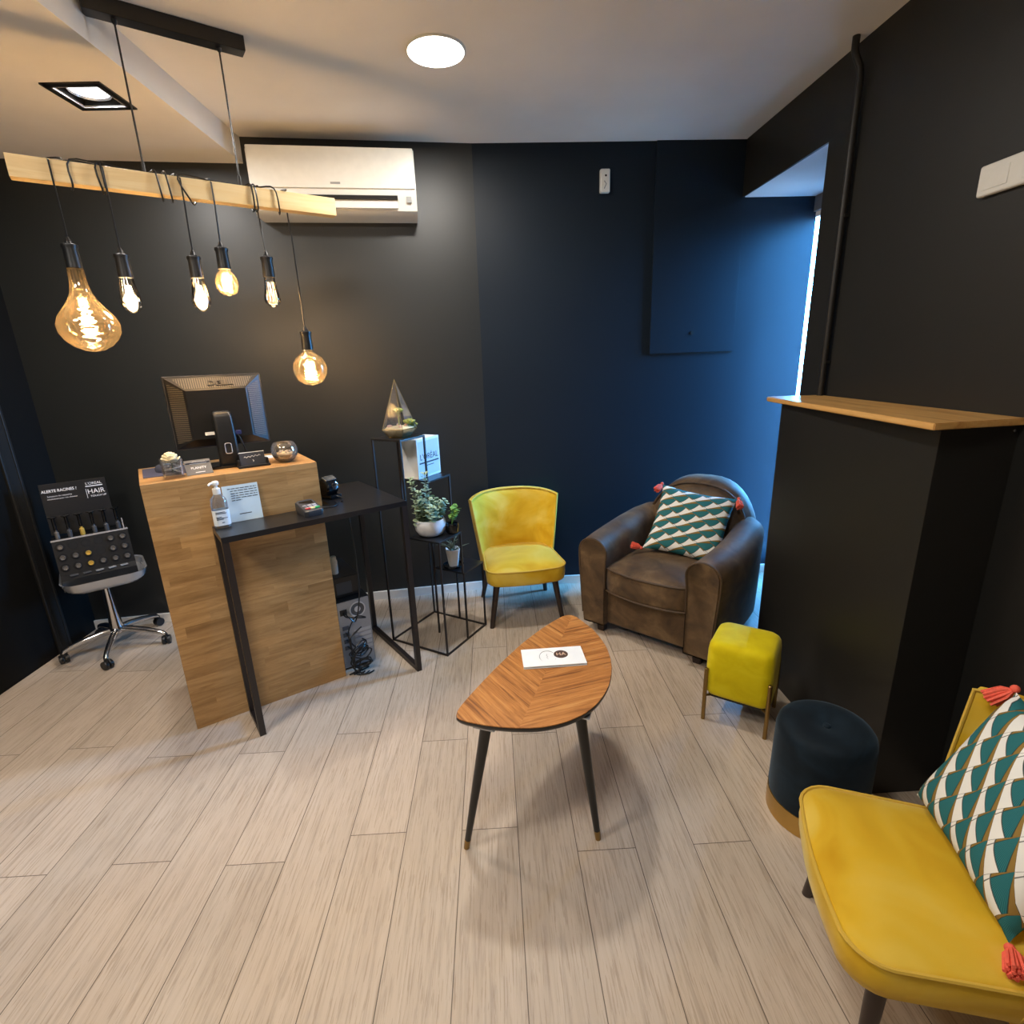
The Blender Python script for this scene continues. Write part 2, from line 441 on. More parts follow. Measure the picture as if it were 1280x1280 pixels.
# ------------------------------------------------------------------ room shell
XL, XR = -2.58, 1.555
def back_y(x):                     # the back wall bends slightly
    return 3.475 + 0.134 * (x + 0.05) if x < -0.05 else 3.475 + 0.028 * (x + 0.05)
YF = -1.8
X2 = 2.015
b = BM(); span(b, (XL - 0.3, YF - 0.3, -0.1), (X2 + 0.3, 4.0, 0.0)); struct('floor', b, M_floor)
b = BM(); span(b, (XL - 0.2, YF - 0.2, ROOM_H), (XR + 0.1, 3.9, ROOM_H + 0.1)); struct('ceiling', b, M_ceiling)
SOF = 2.62
b = BM()
HX0, HX1, HY0, HY1 = -1.535 - 0.082, -1.535 + 0.082, 2.535 - 0.082, 2.535 + 0.082        # hole for the recessed lamp
sb_ = lambda x: back_y(x) + 0.02
prism(b, [(XL, YF), (HX0, YF), (HX0, sb_(HX0)), (XL, sb_(XL))], SOF, ROOM_H + 0.01)
prism(b, [(HX1, YF), (-1.28, YF), (-1.28, sb_(-1.28)), (HX1, sb_(HX1))], SOF, ROOM_H + 0.01)
prism(b, [(HX0, YF), (HX1, YF), (HX1, HY0), (HX0, HY0)], SOF, ROOM_H + 0.01)
prism(b, [(HX0, HY1), (HX1, HY1), (HX1, sb_(HX1)), (HX0, sb_(HX0))], SOF, ROOM_H + 0.01)
o = struct('ceiling_left', b, M_ceiling)
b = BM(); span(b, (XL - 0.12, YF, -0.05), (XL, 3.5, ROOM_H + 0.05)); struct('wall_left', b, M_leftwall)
for nm, xs, mt in (('wall_back', (XL - 0.12, -0.05), M_backwall), ('wall_back_right', (-0.05, X2 + 0.02), M_bluelitwall)):
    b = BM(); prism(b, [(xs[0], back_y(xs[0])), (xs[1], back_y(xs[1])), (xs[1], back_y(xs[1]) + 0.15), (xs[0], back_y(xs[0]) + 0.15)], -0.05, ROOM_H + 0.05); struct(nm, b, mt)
# right wall with the opening to the side room
YJ, ZH = 2.668, 2.445
b = BM()
span(b, (XR, YF, -0.05), (XR + 0.10, YJ, ROOM_H + 0.05))
span(b, (XR, YJ, ZH), (XR + 0.012, back_y(XR) + 0.05, ROOM_H + 0.05))
struct('wall_right', b, M_black)
b = BM(); span(b, (XL, YF - 0.12, -0.05), (XR, YF, ROOM_H + 0.05)); struct('wall_front', b, M_offwhite)
# side room
b = BM(); span(b, (XR + 0.1, 1.6, ZH + 0.001), (X2 + 0.1, YJ, ZH + 0.1)); span(b, (XR + 0.0125, YJ, ZH + 0.001), (X2 + 0.1, 3.9, ZH + 0.1)); struct('ceiling_side_room', b, M_sideceil)
b = BM()
WZ0, WZ1, WY = 0.08, 2.36, 3.21
span(b, (X2, 1.6, -0.05), (X2 + 0.1, WY, ZH + 0.05)); span(b, (X2, WY, WZ1), (X2 + 0.1, back_y(X2), ZH + 0.05))
span(b, (X2, WY, -0.05), (X2 + 0.1, back_y(X2), WZ0))
struct('wall_side_room', b, M_sidewall)
b = BM(); span(b, (XR + 0.1, 1.5, -0.05), (X2 + 0.1, 1.6, ZH + 0.05)); struct('wall_side_room_front', b, M_sidewall)
b = BM(); span(b, (X2 + 0.04, WY, WZ0), (X2 + 0.045, back_y(X2), WZ1)); w2 = struct('window_1', b, M_glass)
b = BM()
span(b, (X2 + 0.015, WY, WZ0), (X2 + 0.07, WY + 0.04, WZ1)); span(b, (X2 + 0.015, WY + 0.04, WZ1 - 0.03), (X2 + 0.07, back_y(X2), WZ1)); span(b, (X2 + 0.015, WY + 0.04, WZ0), (X2 + 0.07, back_y(X2), WZ0 + 0.04))
struct('window_frame', b, M_offwhite, w2)
# skirting along the back wall
b = BM()
pts = [(XL, back_y(XL)), (-0.05, back_y(-0.05)), (X2, back_y(X2))]
prism(b, [(x, y - 0.014) for x, y in pts] + [(x, y + 0.005) for x, y in reversed(pts)], 0.0, 0.058); struct('baseboard_back', b, M_offwhite)
# door trim on the dark left wall
b = BM()
span(b, (XL - 0.01, 2.822, 0), (XL + 0.014, 2.842, 2.62), bevel=0.004); span(b, (XL - 0.01, 2.842, 0), (XL + 0.006, 2.90, 2.62)); span(b, (XL - 0.01, 2.90, 0), (XL + 0.012, 2.915, 2.62), bevel=0.003)
struct('trim_1', b, M_blackbox)

# ------------------------------------------------------------------ fittings on walls and ceiling
# access hatch, flush on the back wall
hx0, hx1 = 1.022, 1.572
hrot = math.atan(0.028)
hatch = thing('access_panel', 'dark painted flush access panel with a small keyhole high on the back wall', 'wall panel', (hx0, back_y(hx0), 1.557), hrot)
b = BM(); span(b, (0, -0.012, 0.004), (hx1 - hx0, 0.004, ROOM_H - 1.557), bevel=0.0015); obj('panel', b, M_bluelitwall, hatch)
b = BM(); span(b, (0.002, -0.006, -0.004), (hx1 - hx0 - 0.004, 0.002, 0.0038)); obj('shadow_gap', b, M_dark, hatch)
b = BM(); lathe(b, [(0.012, 0), (0.012, 0.003), (0.004, 0.0035)], (0.271, -0.0118, 0.124), 16, Euler((PI / 2, 0, 0)).to_matrix().to_4x4()); obj('keyhole', b, M_dark, hatch)
# motion sensor
sen = thing('alarm_sensor', 'small white upright alarm sensor high on the dark back wall', 'sensor', (0.716, back_y(0.716), 2.477), hrot)
b = BM(); span(b, (-0.029, -0.032, 0), (0.029, 0.002, 0.124), bevel=0.008, seg=3); obj('housing', b, M_white, sen)
b = BM(); lathe(b, [(0.006, 0), (0.005, 0.002)], (0.003, -0.0318, 0.088), 12, Euler((PI / 2, 0, 0)).to_matrix().to_4x4()); obj('lens', b, M_dark, sen)
b = BM(); tube(b, [(-0.006, -0.0315, 0.02), (0.006, -0.0315, 0.045), (-0.006, -0.0315, 0.06)], 0.003, 6); obj('detector_slot', b, M_greyprint, sen)
# white plate on the right wall
pt = thing('wall_plate', 'long white plastic plate with rounded corner high on the black right wall', 'wall plate', (XR, 1.80, 1.995))
b = BM(); span(b, (-0.02, -0.46, 0), (0.002, 0, 0.088), bevel=0.008, seg=3); obj('housing', b, M_white, pt)
for k in range(3):
    b = BM(); span(b, (-0.0225, -0.105 - 0.13 * k, 0.016), (-0.018, -0.02 - 0.13 * k, 0.07), bevel=0.002); obj('raised_panel', b, M_white, pt)
# pipe
pp = thing('wall_pipe', 'thin black pipe running up the right wall into the ceiling beside the doorway', 'pipe', (XR, 2.462, 0))
b = BM(); tube(b, [(-0.022, 0, 0.0), (-0.022, 0, 2.60), (-0.026, 0.002, 2.635), (-0.042, 0.012, 2.675), (-0.048, 0.016, 2.70), (-0.048, 0.016, 2.75)], 0.014, 12); obj('pipe_run', b, M_blackbox, pp)
for z in (2.1, 1.5):
    b = BM(); box(b, (-0.012, 0, z), (0.026, 0.034, 0.012), bevel=0.002); obj('pipe_clip', b, M_blackbox, pp)
# round ceiling lamp
dl = thing('ceiling_light', 'round glowing white lamp set flush in the main ceiling', 'ceiling light', (-0.16, 2.525, ROOM_H))
b = BM(); lathe(b, [(0.09, 0.002), (0.118, 0.002), (0.118, -0.004), (0.115, -0.008), (0.110, -0.008)], n=40, cap=False); obj('rim', b, M_white, dl)
b = BM(); lathe(b, [(0.112, -0.002), (0.111, -0.009), (0.06, -0.016), (0.001, -0.018)], n=40); obj('diffuser', b, M_led, dl)
# square recessed spot
sl = thing('recessed_spotlight', 'square black framed spotlight in the lowered left ceiling', 'ceiling light', (-1.535, 2.535, SOF))
b = BM()
for s in (-1, 1):
    span(b, (s * 0.1 - 0.012, -0.1 - 0.012, -0.006), (s * 0.1 + 0.012, 0.1 + 0.012, 0.002)); span(b, (-0.1, s * 0.1 - 0.012, -0.006), (0.1, s * 0.1 + 0.012, 0.002))
obj('frame', b, M_blackplastic, sl)
b = BM()
for s in (-1, 1):
    span(b, (s * 0.086 - 0.003, -0.089, -0.0065), (s * 0.086 + 0.003, 0.089, 0.001)); span(b, (-0.089, s * 0.086 - 0.003, -0.0065), (0.089, s * 0.086 + 0.003, 0.001))
obj('inner_trim', b, M_silverplastic, sl)
b = BM()
for s in (-1, 1):
    span(b, (s * 0.0805 - 0.001, -0.081, 0.0), (s * 0.0805 + 0.001, 0.081, 0.07)); span(b, (-0.081, s * 0.0805 - 0.001, 0.0), (0.081, s * 0.0805 + 0.001, 0.07))
span(b, (-0.081, -0.081, 0.066), (0.081, 0.081, 0.07)); obj('recess_box', b, M_dark, sl)
b = BM(); lathe(b, [(0.074, 0.066), (0.076, 0.014), (0.072, 0.011), (0.068, 0.018)], n=32, cap=False); obj('lamp_ring', b, M_silverplastic, sl)
b = BM(); lathe(b, [(0.070, 0.052), (0.070, 0.018), (0.001, 0.013)], n=32); obj('lamp_face', b, M_led_spot, sl)

# air conditioner
ang = math.atan(0.134)
aco = Vector((-0.80, back_y(-0.80), 2.335))
ac = thing('air_conditioner', 'white wall mounted air conditioner above the pendant lamp on the back wall', 'air conditioner', aco, ang)
AW = 0.42
def acprof(x, d=0.0):
    return [(x, 0.0, 0.0 + d), (x, -0.14, -0.0 + d), (x, -0.175, 0.02), (x, -0.19, 0.075), (x, -0.20, 0.12), (x, -0.20, 0.285), (x, -0.185, 0.305), (x, 0.0, 0.31)]
b = BM(); loft(b, [acprof(-AW), acprof(AW)]); body = obj('casing', b, M_white, ac, 30)
b = BM(); span(b, (-AW + 0.004, -0.211, 0.118), (AW - 0.004, -0.197, 0.308), bevel=0.005); obj('front_panel', b, M_white, ac)
b = BM(); span(b, (-AW + 0.07, -0.204, 0.070), (AW - 0.10, -0.180, 0.088)); obj('air_slot', b, M_dark, ac)
b = BM(); box(b, (-0.015, -0.191, 0.046), (2 * AW - 0.17, 0.012, 0.046), rot=(-0.42, 0, 0), bevel=0.003); obj('air_flap', b, M_white, ac)
b = BM(); span(b, (AW - 0.055, -0.2005, 0.055), (AW - 0.028, -0.188, 0.085), bevel=0.002); obj('signal_window', b, M_greyprint, ac)
b = BM(); span(b, (-0.02, -0.2125, 0.136), (0.03, -0.2105, 0.146)); obj('brand_mark', b, M_greyprint, ac)

# ------------------------------------------------------------------ pendant lamp
pdv = Vector((0.83205, 0.5547, 0)); pang = math.atan2(0.5547, 0.83205)
PA = Vector((-1.204, 2.204, 0))
pend = thing('pendant_lamp', 'wooden beam pendant lamp with six hanging filament bulbs over the reception desk', 'pendant lamp', (PA.x, PA.y, 0), pang)
b = BM(); span(b, (-0.085, -0.028, 2.696), (0.400, 0.028, ROOM_H - 0.0005), bevel=0.003); obj('canopy', b, M_blackplastic, pend)
BZ0, BZ1, BT = 2.178, 2.245, 0.024
for x in (0.0, 0.3137):
    b = BM(); tube(b, [(x, 0, 2.698), (x, 0, 2.243)], 0.0032, 8); lathe(b, [(0.009, 2.70), (0.009, 2.688), (0.004, 2.682)], (x, 0, 0), 12); lathe(b, [(0.003, 2.285), (0.006, 2.28), (0.006, 2.245)], (x, 0, 0), 12); obj('suspension_wire', b, M_blackplastic, pend)
b = BM(); span(b, (-0.375, -BT, BZ0), (0.675, BT, BZ1), bevel=0.002); obj('beam', b, M_pine, pend)
def wrap(t0, t1, turns, tend):
    """cord wound round the beam from t0 to t1 then leaving from the bottom"""
    pts = []; g = 0.004
    N = int(turns * 4)
    cor = [(-BT - g, BZ1 + g), (-BT - g, BZ0 - g), (BT + g, BZ0 - g), (BT + g, BZ1 + g)]
    for i in range(N + 1):
        y, z = cor[i % 4]; f = i / max(1, N)
        pts.append(Vector((t0 + (t1 - t0) * f, y, z)))
    return pts
def smoothpath(pts, k=5):
    out = []
    for i in range(len(pts) - 1):
        p0, p1, p2, p3 = pts[max(i - 1, 0)], pts[i], pts[i + 1], pts[min(i + 2, len(pts) - 1)]
        for j in range(k):
            t = j / k
            out.append(0.5 * ((2 * p1) + (-p0 + p2) * t + (2 * p0 - 5 * p1 + 4 * p2 - p3) * t * t + (-p0 + 3 * p1 - 3 * p2 + p3) * t ** 3))
    out.append(pts[-1]); return out
ST = [(0.021, 0.0), (0.0225, -0.012), (0.026, -0.035), (0.0315, -0.062), (0.0335, -0.08), (0.0315, -0.098), (0.024, -0.112), (0.012, -0.120), (0.001, -0.123)]
G95 = [(0.020, 0.0), (0.021, -0.010), (0.030, -0.020), (0.038, -0.034), (0.0415, -0.052), (0.039, -0.072), (0.031, -0.087), (0.018, -0.097), (0.001, -0.101)]
G125 = [(0.020, 0.002), (0.022, -0.010), (0.036, -0.020), (0.055, -0.036), (0.068, -0.058), (0.072, -0.084), (0.067, -0.110), (0.053, -0.133), (0.032, -0.148), (0.001, -0.155)]
PEAR = [(0.024, 0.0), (0.025, -0.03), (0.027, -0.055), (0.033, -0.082), (0.046, -0.108), (0.066, -0.135), (0.085, -0.160), (0.094, -0.186), (0.092, -0.212), (0.079, -0.238), (0.057, -0.260), (0.030, -0.274), (0.001, -0.279)]
WAVY = [(0.020, 0.0), (0.021, -0.02), (0.024, -0.045), (0.029, -0.07), (0.032, -0.088), (0.028, -0.102), (0.018, -0.112), (0.001, -0.118)]
BULBS = [(-0.266, 1.919, PEAR, M_amber, 'large amber pear shaped bulb', 'coil'), (-0.124, 1.897, ST, M_bulbglass, 'bright teardrop bulb', 'cage'), (0.105, 1.907, ST, M_bulbglass, 'bright teardrop bulb', 'cage'),
         (0.206, 1.945, G95, M_amber, 'small amber globe bulb', 'coil'), (0.369, 1.924, WAVY, M_bulbglass, 'clear ribbed bulb', 'strands'), (0.484, 1.634, G125, M_amber, 'amber globe bulb hanging lowest', 'coil')]
WR = [(-0.21, -0.235, 1.0), (-0.14, -0.118, 2.0), (0.03, 0.09, 2.0), (0.10, 0.20, 1.0), (0.345, 0.37, 2.0), (0.43, 0.475, 1.0)]
for (t, zc, prof, gm, lab, fil), (wa, wb, turns) in zip(BULBS, WR):
    pts = [Vector((0.0 if t < 0.2 else 0.31, 0.0, BZ1 + 0.004)), Vector(((0.5 * wa) if t < 0.2 else (0.31 + wa) / 2, -0.010, BZ1 + 0.004))] + wrap(wa, wb, turns, t)
    last = pts[-1]
    if turns != int(turns) or True:
        pts.append(Vector((t - 0.004, 0.0, BZ1 + 0.006)))
        pts.append(Vector((t, BT + 0.004 if t > 0.3 else -BT - 0.004, BZ1 - 0.005)))
        yy = BT + 0.004 if t > 0.3 else -BT - 0.004
    sp = smoothpath(pts, 4) + [Vector((t, yy * 0.9, BZ0 - 0.02)), Vector((t, yy * 0.3, BZ0 - 0.10)), Vector((t, 0, zc + 0.09))]
    b = BM(); tube(b, sp, 0.0030, 6); obj('cord', b, M_blackplastic, pend)
    b = BM(); lathe(b, [(0.004, 0.098), (0.010, 0.084), (0.011, 0.078), (0.024, 0.074), (0.025, 0.066), (0.0215, 0.060), (0.0235, 0.004), (0.0235, -0.002), (0.020, -0.002)], (t, 0, zc), 20); obj('lamp_holder', b, M_blackplastic, pend)
    b = BM(); lathe(b, prof, (t, 0, zc), 32, cap=False); bo = obj('bulb', b, gm, pend); bo['label'] = lab
    H = -prof[-1][1]; rm = max(p[0] for p in prof)
    b = BM()
    if fil == 'coil':
        n = 70; c0 = H * 0.45; hh = H * 0.42; rr = min(0.022, rm * 0.34)
        tube(b, smoothpath([Vector((t + rr * (0.55 + 0.45 * math.sin(i * 2.1)) * math.cos(i * 1.3), rr * (0.55 + 0.45 * math.sin(i * 2.1)) * math.sin(i * 1.3), zc - c0 - hh * i / n + 0.006 * math.sin(i * 1.9))) for i in range(n // 2 * 1)], 4), 0.0013, 5)
        tube(b, smoothpath([Vector((t + rr * 1.1 * math.cos(i * 1.05 + 2), rr * 1.1 * math.sin(i * 1.05 + 2), zc - c0 - hh * (0.3 + 0.7 * i / 24))) for i in range(24)], 4), 0.0010, 5)
    elif fil == 'cage':
        for k in range(6):
            a = k * PI / 3
            tube(b, [(t + 0.007 * math.cos(a), 0.007 * math.sin(a), zc - 0.03), (t + 0.015 * math.cos(a + 0.3), 0.015 * math.sin(a + 0.3), zc - 0.098)], 0.0019, 5)
    else:
        for k in range(5):
            a = k * 2 * PI / 5
            tube(b, [(t + 0.010 * math.cos(a + 1.2 * s), 0.010 * math.sin(a + 1.2 * s), zc - 0.02 - 0.075 * s) for s in [i / 10 for i in range(11)]], 0.0004, 4)
    obj('filament', b, M_dimfilament if fil == 'strands' else M_filament, bo)
    b = BM(); lathe(b, [(0.006, 0.0), (0.005, -0.5 * H * 0.6), (0.002, -0.5 * H * 0.62)], (t, 0, zc), 8); obj('stem', b, M_bulbglass, bo)
    wp = PA + pdv * t
    l = bpy.data.lights.new('bulb_light', 'POINT'); l.energy = P_BULB * {'coil': 1.0, 'cage': 1.8, 'strands': 0.15}[fil]; l.color = (1.0, 0.62, 0.30); l.shadow_soft_size = 0.025
    lo = bpy.data.objects.new('bulb_light', l); C.objects.link(lo); lo.location = (wp.x, wp.y, zc - H * 0.6)

# ------------------------------------------------------------------ reception desk
DA = math.atan2(0.53972, 0.84184)
DW, DD, DH = 0.682, 0.44, 1.137
desk = thing('reception_desk', 'tall oak stave reception desk standing under the pendant lamp', 'reception desk', (-1.397, 2.078, 0), DA)
b = BM(); span(b, (0, 0, 0), (DW, 0.03, DH - 0.03), bevel=0.0015); obj('front_panel', b, M_oak, desk)
for x in (0, DW - 0.03):
    b = BM(); span(b, (x, 0.03, 0), (x + 0.03, DD, DH - 0.03), bevel=0.001); obj('side_panel', b, M_oak_side, desk)
b = BM(); span(b, (0, 0, DH - 0.03), (DW, DD, DH), bevel=0.002); obj('top_panel', b, M_oak, desk)
b = BM(); span(b, (0.03, 0.06, 0.66), (DW - 0.03, DD, 0.685)); obj('inner_shelf', b, M_oak, desk)
def dl2w(x, y, z=0):
    return Vector((-1.397 + x * math.cos(DA) - y * math.sin(DA), 2.078 + x * math.sin(DA) + y * math.cos(DA), z))

# console table in front and to the side of the desk
TA = math.radians(35.0); TW, TD, TZ = 0.80, 0.60, 0.928
con = thing('console_table', 'black metal console table wrapping the front corner of the oak desk', 'table', (-1.085, 2.004, 0), TA)
b = BM(); prism(b, [(0, 0), (TW, 0), (TW, TD), (0.50, TD), (0.50, 0.205), (0, 0.205)], TZ - 0.024, TZ); obj('tabletop', b, M_blackmetal_top, con)
s = 0.026
for x, d in ((0.0, 0.205), (TW - s, TD)):
    for y in (0.0, d - s):
        b = BM(); span(b, (x, y, 0), (x + s, y + s, TZ - 0.024), bevel=0.001); obj('leg', b, M_bronzemetal, con)
    b = BM(); span(b, (x + 0.001, s, 0.0), (x + s - 0.001, d - s, s)); obj('foot_bar', b, M_bronzemetal, con)

# monitor seen from behind
mon = thing('computer_monitor', 'black monitor seen from behind on the oak reception desk', 'monitor', dl2w(0.350, 0.255, DH), DA)
MW, MZ0, MZ1 = 0.388, 0.088, 0.404
def quadmesh(name, quads, mat, parent, th=0.0):
    b = BM()
    for q in quads: b.faces.new([b.verts.new(p) for p in q])
    bmesh.ops.remove_doubles(b, verts=b.verts[:], dist=1e-5)
    return obj(name, b, mat, parent, 0)
b = BM(); span(b, (-MW / 2, -0.012, MZ0), (MW / 2, 0.018, MZ1), bevel=0.004); obj('bezel', b, plain('dark_bezel', (44, 44, 46), 0.35), mon)
b = BM()
o4 = [(-MW / 2 + .006, -0.012, MZ0 + .006), (MW / 2 - .006, -0.012, MZ0 + .006), (MW / 2 - .006, -0.012, MZ1 - .006), (-MW / 2 + .006, -0.012, MZ1 - .006)]
i4 = [(-0.118, -0.050, MZ0 + .042), (0.118, -0.050, MZ0 + .042), (0.118, -0.050, MZ1 - .062), (-0.118, -0.050, MZ1 - .062)]
loft(b, [o4, i4]); obj('back_shell', b, M_blackplastic, mon, 0)
def vent_mat(name, axis):
    t = NT(name); sp = t.n('ShaderNodeSeparateXYZ'); t.l(t.coord(), sp.inputs[0])
    f = t.math('FRACT', t.math('DIVIDE', sp.outputs[axis], 0.0088))
    k = t.math('GREATER_THAN', f, 0.5)
    t.l(t.mix(k, lin((24, 23, 22)), lin((76, 70, 60))), t.b.inputs['Base Color']); t.set(Roughness=0.45)
    t.bump(k, 0.6, 0.003); return t.m
M_vx, M_vz = vent_mat('vent_slots_upright', 0), vent_mat('vent_slots_level', 2)
def lerp(a, c, f): return tuple(a[i] + (c[i] - a[i]) * f for i in range(3))
def off(p): return (p[0], p[1] - 0.0022, p[2])
def ventpanel(a, bb, c, d, m):      # outer edge a-b, inner edge d-c
    q = [lerp(lerp(a, d, .10), lerp(bb, c, .10), .06), lerp(lerp(a, d, .10), lerp(bb, c, .10), .94), lerp(lerp(a, d, .86), lerp(bb, c, .86), .97), lerp(lerp(a, d, .86), lerp(bb, c, .86), .03)]
    bq = BM(); loft(bq, [[q_ for q_ in q], [off(q_) for q_ in q]]); obj('vent_panel', bq, m, mon, 0)
ventpanel(o4[3], o4[2], i4[2], i4[3], M_vx)
ventpanel(o4[0], o4[3], i4[3], i4[0], M_vz)
ventpanel(o4[1], o4[2], i4[2], i4[1], M_vz)
b = BM(); loft(b, [[(x, y, z) for x, y in rrect(w, d, 0.015, 4, 0, yo)] for z, w, d, yo in ((0.008, 0.09, 0.045, -0.075), (0.05, 0.085, 0.04, -0.088), (0.14, 0.082, 0.038, -0.086), (0.225, 0.078, 0.036, -0.078), (0.243, 0.074, 0.03, -0.072), (0.25, 0.06, 0.02, -0.066))]); obj('stand_neck', b, M_blackplastic, mon)
b = BM(); box(b, (0, -0.06, 0.215), (0.072, 0.03, 0.05), bevel=0.004); obj('stand_joint', b, M_blackplastic, mon)
b = BM(); tube(b, [(x, -0.109, 0.087 + z) for x, z in rrect(0.026, 0.046, 0.008, 3)], 0.0022, 6, closed=True); obj('cable_slot', b, M_silverplastic, mon)
b = BM(); span(b, (-0.011, -0.1085, 0.067), (0.011, -0.1060, 0.107)); obj('cable_hole', b, M_dark, mon)
b = BM(); loft(b, [[(x, y, z) for x, y in rrect(w, d, 0.05, 5, 0.0, -0.05)] for z, w, d in ((0.0005, 0.22, 0.138), (0.010, 0.22, 0.138), (0.016, 0.19, 0.11))]); obj('stand_base', b, M_blackgloss, mon)
text('brand_mark', 'DELL', 0.034, M_blackplastic, mon, (0.02, -0.036, MZ1 - 0.036), (PI / 2 - 0.62, 0, 0), 0.003, xscale=1.35, bold=0.0008)
b = BM(); span(b, (-0.075, -0.052, MZ0 + .058), (-0.035, -0.0495, MZ0 + .072)); obj('connector_label', b, M_paper, mon)
b = BM(); box(b, (0.052, -0.056, MZ0 + .060), (0.034, 0.014, 0.018), bevel=0.003); obj('video_plug', b, plain('blue_plug', (34, 44, 92), 0.5), mon)
b = BM(); tube(b, smoothpath([Vector(p) for p in ((0.052, -0.06, MZ0 + .052), (0.06, -0.066, MZ0 + .03), (0.075, -0.05, 0.06), (0.08, 0.0, 0.02), (0.085, 0.05, 0.004))], 6), 0.0035, 6); obj('video_cable', b, M_blackplastic, mon)
b = BM(); span(b, (-MW / 2 + 0.01, 0.018, MZ0 + 0.012), (MW / 2 - 0.01, 0.0195, MZ1 - 0.012)); obj('screen', b, M_blackgloss, mon)

# small things on the desk top
p = dl2w(0.115, 0.265, DH)
pad = thing('mouse_pad', 'dark blue mouse mat under the mouse at the left end of the desk top', 'mouse mat', p, DA)
b = BM(); prism(b, rrect(0.20, 0.24, 0.008, 3), 0.0004, 0.0035); obj('mat', b, plain('dark_blue_mat', (58, 60, 82), 0.8), pad)
p = dl2w(0.105, 0.235, DH + 0.0035)
mou = thing('computer_mouse', 'dark grey computer mouse on the blue mat', 'mouse', p, DA + 0.5)
b = BM(); loft(b, [[(x * sx, y * sx, z) for x, y in rrect(0.062, 0.105, 0.026, 6)] for z, sx in ((0.0004, .94), (0.006, 1.0), (0.016, 1.0), (0.026, .9), (0.033, .66), (0.036, .25))]); obj('shell', b, plain('mouse_shell', (74, 78, 92), 0.25), mou)
b = BM(); lathe(b, [(0.007, -0.003), (0.008, 0.0), (0.007, 0.003)], (0, -0.03, 0.0325), 12, Euler((0, PI / 2, 0)).to_matrix().to_4x4()); obj('scroll_wheel', b, M_blackplastic, mou)
p = dl2w(0.122, 0.078, DH)
vas = thing('flower_vase', 'small square glass vase holding one cream rose on the desk top', 'vase', p, DA + 0.05)
b = BM()
loft(b, [[(x, y, z) for x, y in rrect(w, w, 0.012, 4)] for z, w in ((0.0005, 0.070), (0.012, 0.074), (0.078, 0.078), (0.078, 0.072), (0.014, 0.066), (0.0135, 0.002))], caps=False); obj('glass', b, thin_glass('vase_glass', (0.93, 0.93, 0.92), 0.10, 0.03, ((0.8, 0.78, 0.76), 0.10)), vas)
b = BM(); tube(b, smoothpath([Vector((0.026 * math.cos(a) * (1 - 0.3 * math.sin(a * 3)), 0.026 * math.sin(a), 0.022 + 0.004 * a)) for a in [i * 0.5 for i in range(20)]], 3), 0.003, 5); obj('ribbon', b, M_paper, vas)
b = BM()
for ring, (n, r, h, tilt) in enumerate(((5, 0.024, 0.074, 0.95), (6, 0.019, 0.082, 0.6), (5, 0.013, 0.088, 0.35), (4, 0.007, 0.091, 0.12))):
    for k in range(n):
        a = 2 * PI * k / n + ring * 0.55
        ball(b, (r * math.cos(a), r * math.sin(a), h), 0.015, (1.05, 0.30, 1.1), 10, (tilt * 0.9, 0, a - PI / 2 + PI))
ball(b, (0, 0, 0.088), 0.02, (1, 1, 1.0), 10)
obj('rose', b, plain('cream_petals', (228, 216, 178), 0.6, var=0.15, nscale=60), vas)
b = BM(); tube(b, [(0, 0, 0.02), (0.004, 0, 0.075)], 0.003, 6); obj('stem', b, plain('rose_stem', (70, 92, 52), 0.6), vas)
# grey leaning card
p = dl2w(0.218, 0.066, DH + 0.0005)
cd = thing('display_card', 'grey printed card leaning between the vase and the monitor base', 'card', p, DA + 0.06)
CT = math.radians(-38)
b = BM(); box(b, (0, 0.0, 0.0), (0.098, 0.002, 0.072)); o = obj('card', b, plain('grey_card', (84, 84, 82), 0.5), cd); o.rotation_euler = (CT, 0, 0); o.location = (0, 0.022, 0.029)
text('printed_name', 'PLANITY', 0.015, M_whiteprint, o, (0.0, -0.0014, -0.004), (PI / 2, 0, 0), 0.0002)
b = BM(); span(b, (-0.03, -0.0015, 0.017), (0.034, -0.0009, 0.021)); span(b, (-0.02, -0.0015, 0.023), (0.03, -0.0009, 0.026)); span(b, (-0.016, -0.0015, -0.026), (0.02, -0.0009, -0.024)); obj('printed_lines', b, M_whiteprint, o)
b = BM(); box(b, (0, 0.044, 0.026), (0.09, 0.002, 0.056), rot=(math.radians(30), 0, 0)); obj('prop_leg', b, M_greyplastic, cd)
# card holder
p = dl2w(0.433, 0.10, DH)
ch = thing('card_holder', 'black card stand holding dark visiting cards beside the monitor foot', 'card holder', p, DA)
b = BM(); span(b, (-0.066, -0.030, 0.0005), (0.066, 0.034, 0.010), bevel=0.003); obj('base', b, M_blackplastic, ch)
b = BM(); box(b, (0, 0.012, 0.033), (0.104, 0.016, 0.058), rot=(-0.28, 0, 0), bevel=0.002); o = obj('cards', b, plain('dark_cards', (38, 42, 52), 0.4), ch)
b = BM(); box(b, (0, 0.0215, 0.0615), (0.104, 0.0145, 0.0025), rot=(-0.28, 0, 0)); obj('card_edges', b, M_paper, ch)
R3 = (PI / 2 - 0.28, 0, 0)
b = BM(); tube(b, [(-0.034 + 0.004 * i, 0.0058, 0.043 + 0.0035 * math.sin(i * 1.7) + 0.0003 * i) for i in range(18)], 0.0010, 5); tube(b, [(0.0, 0.0012, 0.021), (0.004, 0.002, 0.026), (0.0, 0.0030, 0.031), (0.004, 0.0022, 0.0225)], 0.0013, 5); obj('printed_script', b, M_whiteprint, ch)
for s_ in (-1, 1):
    b = BM(); span(b, (s_ * 0.058 - 0.005, -0.012, 0.008), (s_ * 0.058 + 0.005, 0.03, 0.034), bevel=0.002); obj('side_lip', b, M_blackplastic, ch)
